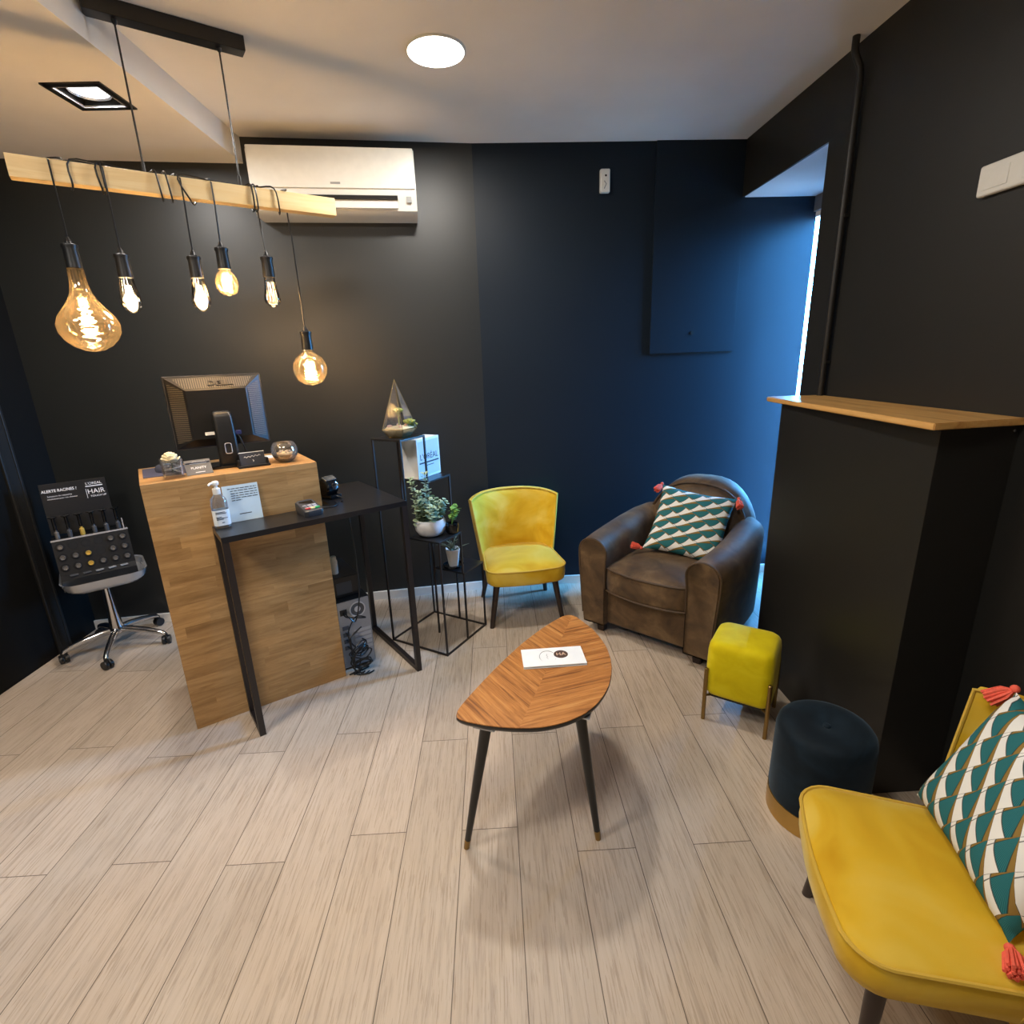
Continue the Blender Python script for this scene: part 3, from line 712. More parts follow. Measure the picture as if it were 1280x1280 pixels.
# glass bowl
p = dl2w(0.574, 0.115, DH)
bw = thing('glass_bowl', 'round clear glass bowl half filled with pale sand on the right of the desk top', 'bowl', p, DA)
RB = 0.058
prof = [(0.020, 0.0005)] + [(RB * math.cos(math.radians(a)), 0.053 + RB * math.sin(math.radians(a))) for a in range(-62, 50, 8)]
prof += [(r - 0.003, z) for r, z in reversed(prof[1:])] + [(0.001, 0.006)]
b = BM(); lathe(b, prof, n=32, cap=False); obj('bowl', b, thin_glass('bowl_glass', (0.95, 0.94, 0.92), 0.08, 0.02, ((0.8, 0.78, 0.74), 0.08)), bw)
b = BM(); lathe(b, [(0.026, 0.006), (0.045, 0.020), (0.052, 0.038), (0.036, 0.044), (0.001, 0.047)], n=24); tag(obj('sand', b, plain('pale_sand', (216, 198, 164), 0.9, var=0.2, nscale=200), bw), kind='stuff')
b = BM()
for k in range(7):
    a = k * 2.4; ball(b, (0.022 * math.cos(a), 0.022 * math.sin(a), 0.049), 0.007, (1, .8, .6), 8, (k, k * 2, 0))
obj('pebbles', b, plain('bowl_pebbles', (206, 196, 180), 0.5), bw)
# white phone or envelope beside the bowl
p = dl2w(0.512, 0.305, DH)
en = thing('paper_stack', 'small flat white paper stack lying behind the card stand and the glass bowl', 'paper', p, DA)
b = BM(); span(b, (-0.055, -0.03, 0.0005), (0.055, 0.03, 0.006)); obj('sheets', b, M_paper, en)

# ------------------------------------------------------------------ things on the console table
def tl2w(x, y, z=0): return Vector((-1.085 + x * math.cos(TA) - y * math.sin(TA), 2.004 + x * math.sin(TA) + y * math.cos(TA), z))
p = Vector((-1.148, 2.158, TZ))
sb = thing('hand_gel_bottle', 'clear pump bottle of hand gel at the left end of the console table', 'bottle', p, TA)
b = BM(); loft(b, [[(x, y, z) for x, y in rrect(w, d, min(w, d) * 0.42, 5)] for z, w, d in ((0.0005, 0.058, 0.040), (0.004, 0.063, 0.044), (0.10, 0.063, 0.044), (0.122, 0.058, 0.042), (0.136, 0.034, 0.032), (0.146, 0.026, 0.026))]); obj('bottle', b, thin_glass('gel_bottle_plastic', (0.86, 0.90, 0.93), 0.06, 0.06, ((0.85, 0.88, 0.9), 0.18)), sb)
b = BM(); loft(b, [[(x * 1.012, y * 1.015, z) for x, y in rrect(0.063, 0.044, 0.018, 5)] for z in (0.012, 0.078)], caps=False); lb = obj('label', b, plain('gel_label', (222, 230, 234), 0.5), sb)
b = BM()
for z, x0, x1 in ((0.068, -0.022, 0.012), (0.063, -0.022, 0.018), (0.048, -0.022, -0.002), (0.043, -0.022, 0.02), (0.038, -0.022, 0.004), (0.024, -0.004, 0.006)):
    span(b, (x0, -0.0236, z), (x1, -0.0226, z + 0.0022))
obj('printed_lines', b, M_print, lb)
b = BM(); lathe(b, [(0.014, 0.142), (0.015, 0.145), (0.015, 0.166), (0.008, 0.170), (0.006, 0.180)], n=18); obj('collar', b, M_white, sb)
b = BM(); lathe(b, [(0.006, 0.178), (0.013, 0.182), (0.014, 0.192), (0.010, 0.197), (0.001, 0.198)], n=18); tube(b, [(0, 0, 0.190), (-0.020, -0.010, 0.190), (-0.028, -0.014, 0.184)], [0.006, 0.005, 0.004], 8); obj('pump_head', b, M_white, sb)
# notice sheet leaning on the desk front
p = dl2w(0.347, -0.026, TZ + 0.001)
sh = thing('notice_sheet', 'pale blue printed notice leaning against the desk behind the gel bottle', 'notice', p, DA)
b = BM(); box(b, (0, 0, 0.079), (0.140, 0.0016, 0.158)); o = obj('sheet', b, plain('pale_blue_paper', (196, 216, 226), 0.5), sh); o.rotation_euler = (-0.10, 0, 0)
b = BM(); random.seed(3)
for r_, z in enumerate((0.142, 0.132, 0.121, 0.111, 0.101, 0.091)):
    x = -0.040 if r_ else -0.05
    end = 0.064 if r_ < 5 else 0.0
    while x < end:
        w = random.uniform(0.008, 0.022); x2 = min(x + w, end); span(b, (x, -0.0013, z), (x2, -0.0006, z + 0.0032)); x = x2 + 0.003
span(b, (-0.02, -0.0013, 0.030), (0.028, -0.0006, 0.0335))
obj('printed_lines', b, M_print, o)
# payment terminal
p = Vector((-0.838, 2.312, TZ))
pay = thing('card_terminal', 'dark grey card payment terminal with coloured keys on the console table', 'card terminal', p, TA + 0.1)
b = BM()
loft(b, [[(x, y, z + (0.020 * max(0, (y + 0.02) / 0.07)) * f) for x, y in rrect(w, d, 0.018, 5)] for z, w, d, f in ((0.0005, 0.082, 0.12, 0), (0.012, 0.086, 0.125, 0), (0.024, 0.086, 0.125, 1), (0.030, 0.078, 0.116, 1))]); obj('casing', b, plain('charcoal_casing', (52, 54, 58), 0.35), pay)
b = BM(); box(b, (0.0, 0.026, 0.0435), (0.058, 0.034, 0.004), rot=(0.27, 0, 0), bevel=0.001); obj('display', b, M_blackgloss, pay)
b = BM()
def keyz(y): return 0.0325 + 0.020 * max(0, (y + 0.02) / 0.07)
for i in range(3):
    for j in range(3): box(b, (-0.022 + 0.022 * i, -0.001 - 0.0125 * j, keyz(-0.001 - 0.0125 * j)), (0.018, 0.0095, 0.006), bevel=0.0015)
obj('number_keys', b, plain('pale_keys', (170, 176, 188), 0.4), pay)
for x, nm, c in ((-0.021, 'cancel_key', (206, 60, 60)), (0.0, 'clear_key', (228, 214, 150)), (0.021, 'confirm_key', (40, 170, 90))):
    b = BM(); box(b, (x, -0.0405, 0.0335), (0.020, 0.012, 0.007), bevel=0.0015); o = obj(nm, b, plain(nm + '_colour', c, 0.4), pay)
b = BM(); tube(b, smoothpath([Vector(q) for q in ((0.035, 0.03, 0.012), (0.06, 0.03, 0.008), (0.12, 0.02, 0.004), (0.155, 0.05, 0.004), (0.165, 0.10, 0.004))], 6), 0.0032, 6); obj('cord', b, M_blackplastic, pay)
# small black and chrome device behind
p = tl2w(0.545, 0.34, TZ + 0.0005)
thing('desk_gadget', 'small rounded black and chrome desk gadget at the right side of the oak desk', 'desk gadget', p, TA + 0.35).scale = (1.25, 1.25, 1.25)
dv = bpy.data.objects['desk_gadget']
b = BM(); lathe(b, [(0.001, -0.028), (0.030, -0.028), (0.036, -0.022), (0.036, 0.022), (0.030, 0.028), (0.001, 0.028)], (0, 0, 0.045), 24, Euler((0, PI / 2, 0)).to_matrix().to_4x4()); span(b, (-0.026, -0.045, 0.0005), (0.026, 0.03, 0.016), bevel=0.004); obj('body', b, M_blackgloss, dv)
b = BM(); box(b, (0.0, -0.014, 0.079), (0.052, 0.030, 0.006), rot=(0.45, 0, 0), bevel=0.002); obj('chrome_cap', b, M_chrome, dv)
b = BM(); lathe(b, [(0.014, 0), (0.016, 0.003), (0.010, 0.006)], (0.008, -0.0335, 0.050), 16, Euler((PI / 2, 0, 0)).to_matrix().to_4x4()); obj('chrome_button', b, M_chrome, dv)
b = BM(); tube(b, smoothpath([Vector(q) for q in ((0.0, -0.04, 0.012), (0.01, -0.06, 0.004), (-0.01, -0.09, 0.0035), (-0.03, -0.11, 0.0035))], 5), 0.003, 6); obj('cord', b, M_blackplastic, dv)

# ------------------------------------------------------------------ computer tower and its clutter right of the desk
p = dl2w(0.690, 0.045, 0)
pc = thing('computer_tower', 'grey backed black computer tower on the floor at the right of the desk', 'computer', p, DA - 0.02)
b = BM(); span(b, (0, 0.004, 0.012), (0.172, 0.40, 0.395), bevel=0.004); obj('case', b, M_blackplastic, pc)
b = BM(); span(b, (0.004, -0.001, 0.016), (0.168, 0.006, 0.391)); obj('rear_plate', b, plain('zinc_plate', (150, 154, 160), 0.35, 0.7), pc)
b = BM(); lathe(b, [(0.042, 0), (0.042, 0.004), (0.036, 0.004), (0.036, 0.001)], (0.105, -0.001, 0.335), 24, Euler((PI / 2, 0, 0)).to_matrix().to_4x4(), cap=False); lathe(b, [(0.016, 0), (0.016, 0.004), (0.001, 0.004)], (0.105, -0.001, 0.335), 18, Euler((PI / 2, 0, 0)).to_matrix().to_4x4()); obj('fan_guard', b, plain('pale_zinc', (190, 192, 196), 0.35, 0.6), pc)
b = BM(); lathe(b, [(0.037, 0), (0.037, 0.0015), (0.001, 0.0015)], (0.105, -0.0005, 0.335), 24, Euler((PI / 2, 0, 0)).to_matrix().to_4x4()); obj('fan_hole', b, M_greyplastic, pc)
b = BM(); span(b, (0.014, -0.003, 0.318), (0.050, 0.001, 0.350), bevel=0.001); obj('power_socket', b, M_blackplastic, pc)
for k in range(5):
    b = BM(); span(b, (0.075, -0.0025, 0.10 + 0.026 * k), (0.162, 0.0, 0.116 + 0.026 * k)); obj('slot_cover', b, plain('slot_zinc', (176, 180, 186), 0.35, 0.7), pc)
b = BM()
for k in range(4): span(b, (0.016, -0.003, 0.12 + 0.038 * k), (0.050, 0.0, 0.142 + 0.038 * k))
obj('port', b, M_greyplastic, pc)
for x in (0.02, 0.152):
    for y in (0.03, 0.36):
        b = BM(); lathe(b, [(0.012, 0), (0.012, 0.013)], (x, y, 0), 12); obj('foot', b, M_blackplastic, pc)
def cable_obj(name, pts, r, lab, grp, m=M_blackplastic):
    b = BM(); tube(b, smoothpath([Vector(q) for q in pts], 8), r, 6); o = obj(name, b, m); tag(o, lab, 'cable', grp); return o
random.seed(12)
starts = [(0.03, 0.33), (0.03, 0.22), (0.03, 0.18), (0.03, 0.14), (0.11, 0.16)]
for k, (sx, sz) in enumerate(starts):
    pts = []
    q = dl2w(0.690 + sx, 0.04, sz); pts.append(q)
    q = dl2w(0.690 + sx + 0.01, 0.005, sz - 0.01); pts.append(q)
    for i in range(9):
        a = i * 1.5 + k * 1.1
        f = i / 8.0
        pts.append(dl2w(0.690 + 0.075 + 0.055 * math.cos(a) * (1 - 0.2 * f) + random.uniform(-0.01, 0.01), 0.000 - 0.010 * k + 0.016 * math.sin(a * 1.3), max(0.008, sz * (1 - f) * 0.8 + 0.045 * math.sin(a) + 0.03)))
    pts.append(dl2w(0.70 + 0.02 * k, -0.01 - 0.012 * k, 0.007)); pts.append(dl2w(0.735 + 0.02 * k, 0.0 - 0.012 * k, 0.006))
    cable_obj('cable', pts, 0.0036, 'black cable in the tangle hanging behind the computer tower', 'tangled cables behind the computer tower')
cable_obj('cable', [dl2w(0.725, 0.04, 0.335), dl2w(0.735, -0.005, 0.32), dl2w(0.765, -0.012, 0.30), dl2w(0.80, 0.0, 0.42), dl2w(0.82, 0.04, 0.62), dl2w(0.83, 0.10, 0.80), dl2w(0.83, 0.12, 0.895)], 0.0036, 'single long cable rising from the computer tower to the table underside', None)
p = dl2w(0.765, 0.24, 0.395)
ub = thing('black_box', 'black box on top of the computer tower under the console table', 'box', p, DA)
b = BM(); span(b, (-0.075, -0.15, 0.0005), (0.075, 0.15, 0.115), bevel=0.006); obj('casing', b, M_blackplastic, ub)
b = BM(); span(b, (-0.05, -0.1515, 0.02), (0.03, -0.149, 0.085), bevel=0.001); obj('front_plate', b, plain('dark_slate_plate', (44, 50, 58), 0.4), ub)
p = dl2w(0.738, 0.16, 0.5105)
wb = thing('white_bottle', 'small white bottle standing on the black box beside the desk', 'bottle', p, DA)
b = BM(); lathe(b, [(0.016, 0), (0.018, 0.003), (0.018, 0.07), (0.014, 0.078)], n=18); obj('bottle', b, M_white, wb)
b = BM(); lathe(b, [(0.014, 0.076), (0.0145, 0.078), (0.0145, 0.094), (0.010, 0.098), (0.001, 0.099)], n=18); obj('cap', b, M_white, wb)

# ------------------------------------------------------------------ rolling stool carrying a product display
SA = math.atan2(0.6, 0.8)
rs = thing('rolling_stool', 'chrome five-armed rolling stool with silver tray in the left back corner', 'rolling stool', (-2.262, 2.885, 0), 0)
for k in range(5):
    a = math.radians(-70 + 72 * k); dx, dy = math.cos(a), math.sin(a)
    b = BM(); tube(b, [(dx * r, dy * r, z) for r, z in ((0.02, 0.115), (0.08, 0.112), (0.16, 0.098), (0.22, 0.082), (0.252, 0.070), (0.262, 0.060))], [0.020, 0.019, 0.017, 0.015, 0.014, 0.012], 10); obj('base_arm', b, M_chrome, rs)
    b = BM(); ta = a + 0.9 + k
    for s_ in (-1, 1):
        lathe(b, [(0.002, -0.009), (0.024, -0.009), (0.026, -0.006), (0.026, 0.006), (0.024, 0.009), (0.002, 0.009)], (dx * 0.262 + s_ * 0.0125 * -math.sin(ta), dy * 0.262 + s_ * 0.0125 * math.cos(ta), 0.0265), 18, Euler((PI / 2, 0, ta)).to_matrix().to_4x4())
    tube(b, [(dx * 0.262, dy * 0.262, 0.03), (dx * 0.262, dy * 0.262, 0.062)], 0.012, 10); obj('caster', b, M_blackplastic, rs)
b = BM(); lathe(b, [(0.036, 0.098), (0.040, 0.105), (0.038, 0.125), (0.034, 0.14), (0.026, 0.24), (0.020, 0.36), (0.018, 0.44)], n=24); obj('column', b, M_chrome, rs)
b = BM()
def trr(w, d, r, z): 
    return [(x * math.cos(SA) - y * math.sin(SA), x * math.sin(SA) + y * math.cos(SA), z) for x, y in rrect(w, d, r, 6, 0.012, -0.03)]
loft(b, [trr(0.20, 0.20, 0.05, 0.428), trr(0.32, 0.30, 0.07, 0.432), trr(0.365, 0.345, 0.08, 0.455), trr(0.385, 0.365, 0.085, 0.492), trr(0.392, 0.372, 0.085, 0.497), trr(0.372, 0.352, 0.08, 0.492), trr(0.35, 0.33, 0.075, 0.46), trr(0.30, 0.28, 0.06, 0.448), trr(0.1, 0.1, 0.03, 0.447)]); obj('tray', b, M_silverplastic, rs)
def sl2w(x, y, z=0):
    return Vector((-2.26 + x * 0.8 - y * 0.6, 2.845 + x * 0.6 + y * 0.8, z))
disp = thing('product_display', 'black cosmetics display stand on the tray of the rolling stool', 'display stand', sl2w(0, 0, 0.4485), SA)
M_dispblack = plain('display_black', (26, 27, 29), 0.3)
b = BM(); box(b, (0.0, 0.058, 0.420), (0.285, 0.008, 0.275), rot=(-0.10, 0, 0), bevel=0.001); hd = obj('header_board', b, M_dispblack, disp)
RH = (PI / 2 - 0.10, 0, 0)
def hp(x, z): return (x, 0.058 + 0.10 * (z - 0.45) - 0.0046, z - 0.03)
text('headline', 'ALERTE RACINES ?', 0.021, M_whiteprint, disp, hp(-0.062, 0.548), RH, 0.0003, xscale=0.86, bold=0.0003)
text('strapline', 'Solutions de retouche', 0.0115, M_whiteprint, disp, hp(-0.066, 0.520), RH, 0.0003)
text('strapline', 'instantanee pour vos cheveux', 0.0105, M_whiteprint, disp, hp(-0.056, 0.506), RH, 0.0003)
text('brand_mark', "L'OREAL", 0.019, M_whiteprint, disp, hp(0.088, 0.562), RH, 0.0003)
b = BM(); box(b, hp(0.088, 0.548), (0.076, 0.0006, 0.005), rot=(-0.10, 0, 0)); obj('brand_bar', b, M_whiteprint, disp)
text('headline', 'HAIR', 0.036, M_whiteprint, disp, hp(0.092, 0.518), RH, 0.0003, xscale=0.95)
text('headline', 'TOUCH UP', 0.014, M_whiteprint, disp, hp(0.098, 0.492), RH, 0.0003)
b = BM()
for x in (0.049,): box(b, hp(x, 0.51), (0.0018, 0.0006, 0.052), rot=(-0.10, 0, 0))
obj('frame_line', b, M_whiteprint, disp)
b = BM()   # stepped body: upper shelf and slanted honeycomb front
sec = [(0.06, 0.0), (0.06, 0.27), (-0.035, 0.265), (-0.075, 0.085), (-0.105, 0.065), (-0.105, 0.0)]
loft(b, [[(-0.148, y, z) for y, z in sec], [(0.185, y, z) for y, z in sec]]); obj('case', b, M_dispblack, disp, 20)
b = BM(); span(b, (-0.15, -0.038, 0.2655), (0.187, -0.034, 0.274)); obj('shelf_lip', b, M_silverplastic, disp)
b = BM(); span(b, (0.168, -0.034, 0.274), (0.173, -0.030, 0.332)); obj('shelf_end', b, M_silverplastic, disp)
SLA = math.atan2(0.040, 0.18)       # lean of the slanted front
M_hole = M_dark
cols, rows = 6, 3
capc = {(0, 2): (206, 166, 72), (0, 3): None}
lay = {(r, c): True for r in range(3) for c in range(6)}
for e in ((0, 1), (0, 2), (0, 3), (1, 3)): lay[e] = False
M_capgrey = plain('grey_cap', (128, 124, 120), 0.25, 0.5); M_capyellow = plain('yellow_cap', (214, 178, 84), 0.3, 0.3)
rown = ('top', 'middle', 'bottom'); coln = ('first', 'second', 'third', 'fourth', 'fifth', 'sixth')
for r in range(3):
    for c in range(6):
        z = 0.232 - 0.055 * r; x = -0.118 + 0.0545 * c
        y = -0.035 - 0.040 * (0.265 - z) / 0.18
        m4 = Euler((PI / 2 - SLA, 0, 0)).to_matrix().to_4x4()
        b = BM(); lathe(b, [(0.0225, 0.0), (0.0225, 0.0012), (0.001, 0.0012)], (x, y - 0.0002, z), 18, m4); obj('hole', b, M_hole, disp)
        if lay[(r, c)]:
            yel = c == 2
            b = BM(); lathe(b, [(0.0125, 0.0014), (0.0135, 0.012), (0.011, 0.016), (0.010, 0.016), (0.0085, 0.010), (0.001, 0.010)], (0, 0, 0), 18, m4)
            o = obj('product_tube', b, M_capyellow if yel else M_capgrey); o.location = sl2w(x, y, 0.4485 + z); o.rotation_euler = (0, 0, SA)
            tag(o, f"{'yellow' if yel else 'grey'} capped tube in the {rown[r]} row of the display, {coln[c]} from the left", 'cosmetic tube', 'capped tubes in the product display')
for c in range(6):
    x = -0.118 + 0.0535 * c
    o = thing('tester_stick', ('yellow based' if c == 2 else 'black') + f' cosmetic tester standing on the display shelf, {coln[c]} from the left', 'cosmetic tester', sl2w(x, -0.005, 0.4485 + 0.2705), SA, 'testers on the display shelf')
    b = BM(); lathe(b, [(0.010, 0.0), (0.011, 0.002), (0.011, 0.036), (0.006, 0.040), (0.006, 0.052)], n=14); obj('holder', b, M_capyellow if c == 2 else (M_capgrey if c == 0 else M_greyplastic), o)
    b = BM(); lathe(b, [(0.007, 0.048), (0.008, 0.052), (0.008, 0.112), (0.020, 0.118), (0.020, 0.122), (0.001, 0.123)], n=14); obj('applicator', b, M_blackgloss, o)
random.seed(5)
for k in range(5):
    o = thing('sample_sachet', f'small silver sample lying at the foot of the display, {coln[k]} from the left', 'sample', sl2w(-0.09 + 0.055 * k, -0.088, 0.4485 + 0.0765), SA + random.uniform(-.4, .4), 'samples at the foot of the display')
    b = BM(); box(b, (0, 0, 0.0035), (0.036, 0.020, 0.006), bevel=0.002); obj('sachet', b, M_silverplastic if k > 1 else M_greyplastic, o)

# ------------------------------------------------------------------ stepped plant stand
PSL, PSF, PSR, PSB = Vector((-.651, 2.808, 0)), Vector((-.303, 2.583, 0)), Vector((-.095, 2.918, 0)), Vector((-.443, 3.143, 0))
pso = PSF; PSA = math.atan2(PSR.y - PSF.y, PSR.x - PSF.x); PSS = 0.40
# local frame: origin at the front corner, x to the right corner, y to the left corner
ps = thing('plant_stand', 'black metal stepped plant stand with four square shelves beside the mustard chair', 'plant stand', (PSF.x, PSF.y, 0), PSA)
def pl2w(x, y, z=0): return Vector((PSF.x + x * math.cos(PSA) - y * math.sin(PSA), PSF.y + x * math.sin(PSA) + y * math.cos(PSA), z))
h2 = PSS / 2; rod = 0.009
SHELF = {'left': (0, h2, 1.186), 'back': (h2, h2, 0.930), 'front': (0, 0, 0.665), 'right': (h2, 0, 0.420)}
for k, (x, y, z) in SHELF.items():
    b = BM(); span(b, (x, y, z - 0.010), (x + h2, y + h2, z), bevel=0.001); obj('shelf', b, M_blackmetal_top, ps)
def rodm(x, y, z0, z1):
    b = BM(); span(b, (x - rod / 2, y - rod / 2, z0), (x + rod / 2, y + rod / 2, z1)); obj('upright', b, M_bronzemetal, ps)
e_ = rod / 2
rodm(e_, PSS - e_, 0, 1.18); rodm(e_, h2 + e_, 0.665, 1.18); rodm(h2 - e_, h2 + e_, 0.0, 1.18); rodm(h2 - e_, PSS - e_, 0.0, 1.18)
rodm(PSS - e_, PSS - e_, 0, 0.92); rodm(PSS - e_, h2 + e_, 0.42, 0.92)
rodm(e_, e_, 0, 0.66); rodm(h2 - e_, e_, 0.42, 0.66); rodm(PSS - e_, e_, 0, 0.415); rodm(PSS - e_, h2 - e_, 0.0, 0.415); rodm(h2 + e_, e_, 0.0, 0.415)
b = BM()
span(b, (0, 0, 0), (PSS, rod, rod)); span(b, (0, PSS - rod, 0), (PSS, PSS, rod)); span(b, (0, rod, 0), (rod, PSS - rod, rod)); span(b, (PSS - rod, rod, 0), (PSS, PSS - rod, rod))
obj('base_frame', b, M_bronzemetal, ps)
# glass terrarium
p = pl2w(0.105, h2 + 0.095, 1.186)
tr = thing('terrarium', 'pointed glass terrarium with sand and succulents on the top shelf of the plant stand', 'terrarium', p + Vector((0, 0, 0.001)), PSA + 0.3)
NT_ = 5
def pent(r, z, a0=0.0): return [(r * math.cos(a0 + 2 * PI * k / NT_), r * math.sin(a0 + 2 * PI * k / NT_), z) for k in range(NT_)]
base, rim, apex = pent(0.060, 0.0012), pent(0.096, 0.045), (0.0, 0.0, 0.295)
b = BM()
vb = [b.verts.new(q) for q in base]; vr = [b.verts.new(q) for q in rim]; va = b.verts.new(apex)
b.faces.new(vb)
for k in range(NT_):
    j = (k + 1) % NT_
    b.faces.new((vb[k], vb[j], vr[j], vr[k]))
    if k != 3: b.faces.new((vr[k], vr[j], va))
obj('glass_panes', b, thin_glass('terrarium_glass', (0.95, 0.96, 0.96), -0.02, 0.15, ((0.75, 0.78, 0.8), 0.05)), tr, 0)
b = BM()
for k in range(NT_):
    j = (k + 1) % NT_
    tube(b, [base[k], base[j]], 0.0016, 5); tube(b, [rim[k], rim[j]], 0.0017, 5); tube(b, [base[k], rim[k]], 0.0016, 5); tube(b, [rim[k], apex], 0.0013, 5)
obj('frame', b, plain('antique_brass_cames', (120, 104, 60), 0.35, 0.8), tr)
b = BM(); loft(b, [pent(0.056, 0.004), pent(0.085, 0.040), pent(0.080, 0.050), pent(0.03, 0.056)]); tag(obj('sand', b, plain('terrarium_sand', (206, 190, 150), 0.9, var=0.3, nscale=150), tr, 60), kind='stuff')
random.seed(2)
for k in range(4):
    b = BM(); a = k * 1.7 + 0.4; ball(b, (0.045 * math.cos(a), 0.045 * math.sin(a), 0.056), 0.013, (1.2, 0.9, 0.7), 10, (0, 0, a)); obj('stone', b, plain('pink_stone', (206, 170, 150), 0.6), tr)
M_succ = plain('succulent_green', (134, 142, 70), 0.5, var=0.2, nscale=40)
for (x, y, z, s_) in ((0.02, -0.055, 0.075, 1.0), (-0.005, -0.008, 0.135, 0.9), (0.058, -0.062, 0.055, 0.7)):
    b = BM()
    for ring, (n, r, t) in enumerate(((7, 0.020, 1.1), (6, 0.015, 0.8), (5, 0.009, 0.45))):
        for k in range(n):
            a = 2 * PI * k / n + ring * 0.4
            ball(b, (x + s_ * r * math.cos(a), y + s_ * r * math.sin(a), z + 0.004 * ring), 0.013 * s_, (1.2, 0.75, 0.55), 8, (0, -0.5 + 0.25 * ring, a))
    ball(b, (x, y, z + 0.004), 0.016 * s_, (1, 1, 0.9), 10)
    tube(b, [(x * 0.9, y * 0.9, 0.05), (x, y, z)], 0.004, 6)
    obj('succulent', b, M_succ, tr)
# white box with lettering
bd = Vector((0.108, 0.194, 0)); BA = math.atan2(bd.y, bd.x)
bx = thing('lettered_box', 'white square box with dark lettering on the second shelf of the plant stand', 'box', (-0.424, 2.905, 0.930), BA)
b = BM(); span(b, (0, 0, 0.0005), (0.215, 0.104, 0.222), bevel=0.002); obj('box', b, plain('white_card_box', (228, 232, 234), 0.5), bx)
b = BM(); span(b, (0.012, -0.0008, 0.014), (0.203, 0.001, 0.208)); obj('front_panel', b, plain('pale_grey_panel', (196, 206, 212), 0.4), bx)
text('lettering', "L'ORÉAL", 0.047, M_print, bx, (0.108, -0.0012, 0.118), (PI / 2, 0, 0), 0.0004, xscale=0.98)
b = BM(); span(b, (0.014, -0.0016, 0.082), (0.200, -0.0006, 0.090)); span(b, (0.07, -0.0014, 0.066), (0.15, -0.0006, 0.070)); obj('printed_bar', b, M_print, bx)
# white bowl pot with eucalyptus
def leafdisc(b, c, r, nrm, roll=0.0):
    n = Vector(nrm).normalized(); a = n.orthogonal().normalized(); cc = n.cross(a)
    ring = [b.verts.new(Vector(c) + r * (math.cos(t) * a + math.sin(t) * cc) + n * (-0.15 * r)) for t in [i * PI / 4 + roll for i in range(8)]]
    m = b.verts.new(Vector(c) + n * 0.05 * r)
    for i in range(8): b.faces.new((ring[i], ring[(i + 1) % 8], m))
def leaf_mat(name, c0, c1, rough=0.5):
    t = NT(name); f = t.noise(t.coord(), 45, 2)
    t.l(t.mix(f, lin(c0), lin(c1)), t.b.inputs['Base Color']); t.set(Roughness=rough, Specular_IOR_Level=0.4); return t.m
M_euc = leaf_mat('eucalyptus_leaf', (104, 134, 106), (186, 206, 176))
M_bright = leaf_mat('fresh_leaf', (84, 130, 52), (126, 168, 84))
M_succleaf = leaf_mat('grey_green_leaf', (70, 88, 74), (128, 142, 124))
p = pl2w(0.095, 0.125, 0.665)
pot = thing('potted_eucalyptus', 'round white pot with tall eucalyptus sprigs on the third shelf of the plant stand', 'potted plant', p, 0.2)
b = BM(); lathe(b, [(0.050, 0.0005), (0.066, 0.008), (0.080, 0.030), (0.084, 0.055), (0.080, 0.078), (0.075, 0.090), (0.071, 0.090), (0.074, 0.078), (0.074, 0.070), (0.001, 0.068)], n=36); obj('pot', b, plain('white_glazed_pot', (214, 220, 226), 0.35), pot)
random.seed(21)
b = BM(); bs = BM()
stems = [((-0.055, -0.02, 0.07), (-0.085, -0.04, 0.33), 17), ((0.005, -0.015, 0.07), (-0.012, -0.03, 0.35), 19), ((-0.02, 0.03, 0.07), (-0.045, 0.04, 0.24), 11)]
for k in range(22):
    a = random.uniform(0, 2 * PI); r = random.uniform(0.03, 0.085)
    stems.append(((0.04 * math.cos(a), 0.04 * math.sin(a), 0.07), (r * 1.2 * math.cos(a), r * 1.2 * math.sin(a), random.uniform(0.12, 0.20)), 8))
for (q0, q1, n) in stems:
    q0, q1 = Vector(q0), Vector(q1)
    mid = (q0 + q1) / 2 + Vector((random.uniform(-.01, .01), random.uniform(-.01, .01), 0.01))
    pth = smoothpath([q0, mid, q1], 8); tube(bs, pth, 0.0017, 5)
    dirv = (q1 - q0).normalized()
    for i in range(n):
        f = (i + 1) / n; c = pth[min(len(pth) - 1, int(f * (len(pth) - 1)))]
        size = 0.020 * (1.0 - 0.45 * f) + random.uniform(-.001, .002)
        ang0 = i * 1.57
        for sgn in (0, PI):
            sd = Vector((math.cos(ang0 + sgn), math.sin(ang0 + sgn), 0.15)); sd = (sd - dirv * sd.dot(dirv) * 0.6).normalized()
            leafdisc(b, c + sd * size * 0.95, size, dirv * 0.8 + sd * -0.35 + Vector((random.uniform(-.3, .3), random.uniform(-.3, .3), 0.2)))
obj('stems', bs, plain('brown_stem', (96, 92, 66), 0.6), pot); obj('leaves', b, M_euc, pot, 60)
# small dark pot with fresh green leaves behind it
p = pl2w(0.158, 0.030, 0.665)
dp = thing('potted_seedling', 'small dark pot with fresh green leaves right of the white eucalyptus pot', 'potted plant', p, 0)
b = BM(); lathe(b, [(0.024, 0.0005), (0.034, 0.012), (0.038, 0.045), (0.035, 0.058), (0.031, 0.058), (0.031, 0.05), (0.001, 0.048)], n=24); obj('pot', b, M_blackgloss, dp)
b = BM(); bs = BM(); random.seed(4)
for k in range(10):
    a = random.uniform(0, 2 * PI); r = random.uniform(0.01, 0.05); q1 = Vector((r * math.cos(a), r * math.sin(a), random.uniform(0.10, 0.165)))
    pth = smoothpath([Vector((0, 0, 0.048)), q1 * 0.6 + Vector((0, 0, 0.02)), q1], 5); tube(bs, pth, 0.0013, 5)
    for i in range(4):
        c = pth[-1 - i * 2]; leafdisc(b, c + Vector((random.uniform(-.012, .012), random.uniform(-.012, .012), 0.002)), 0.013, (random.uniform(-.5, .5), random.uniform(-.5, .5), 1))
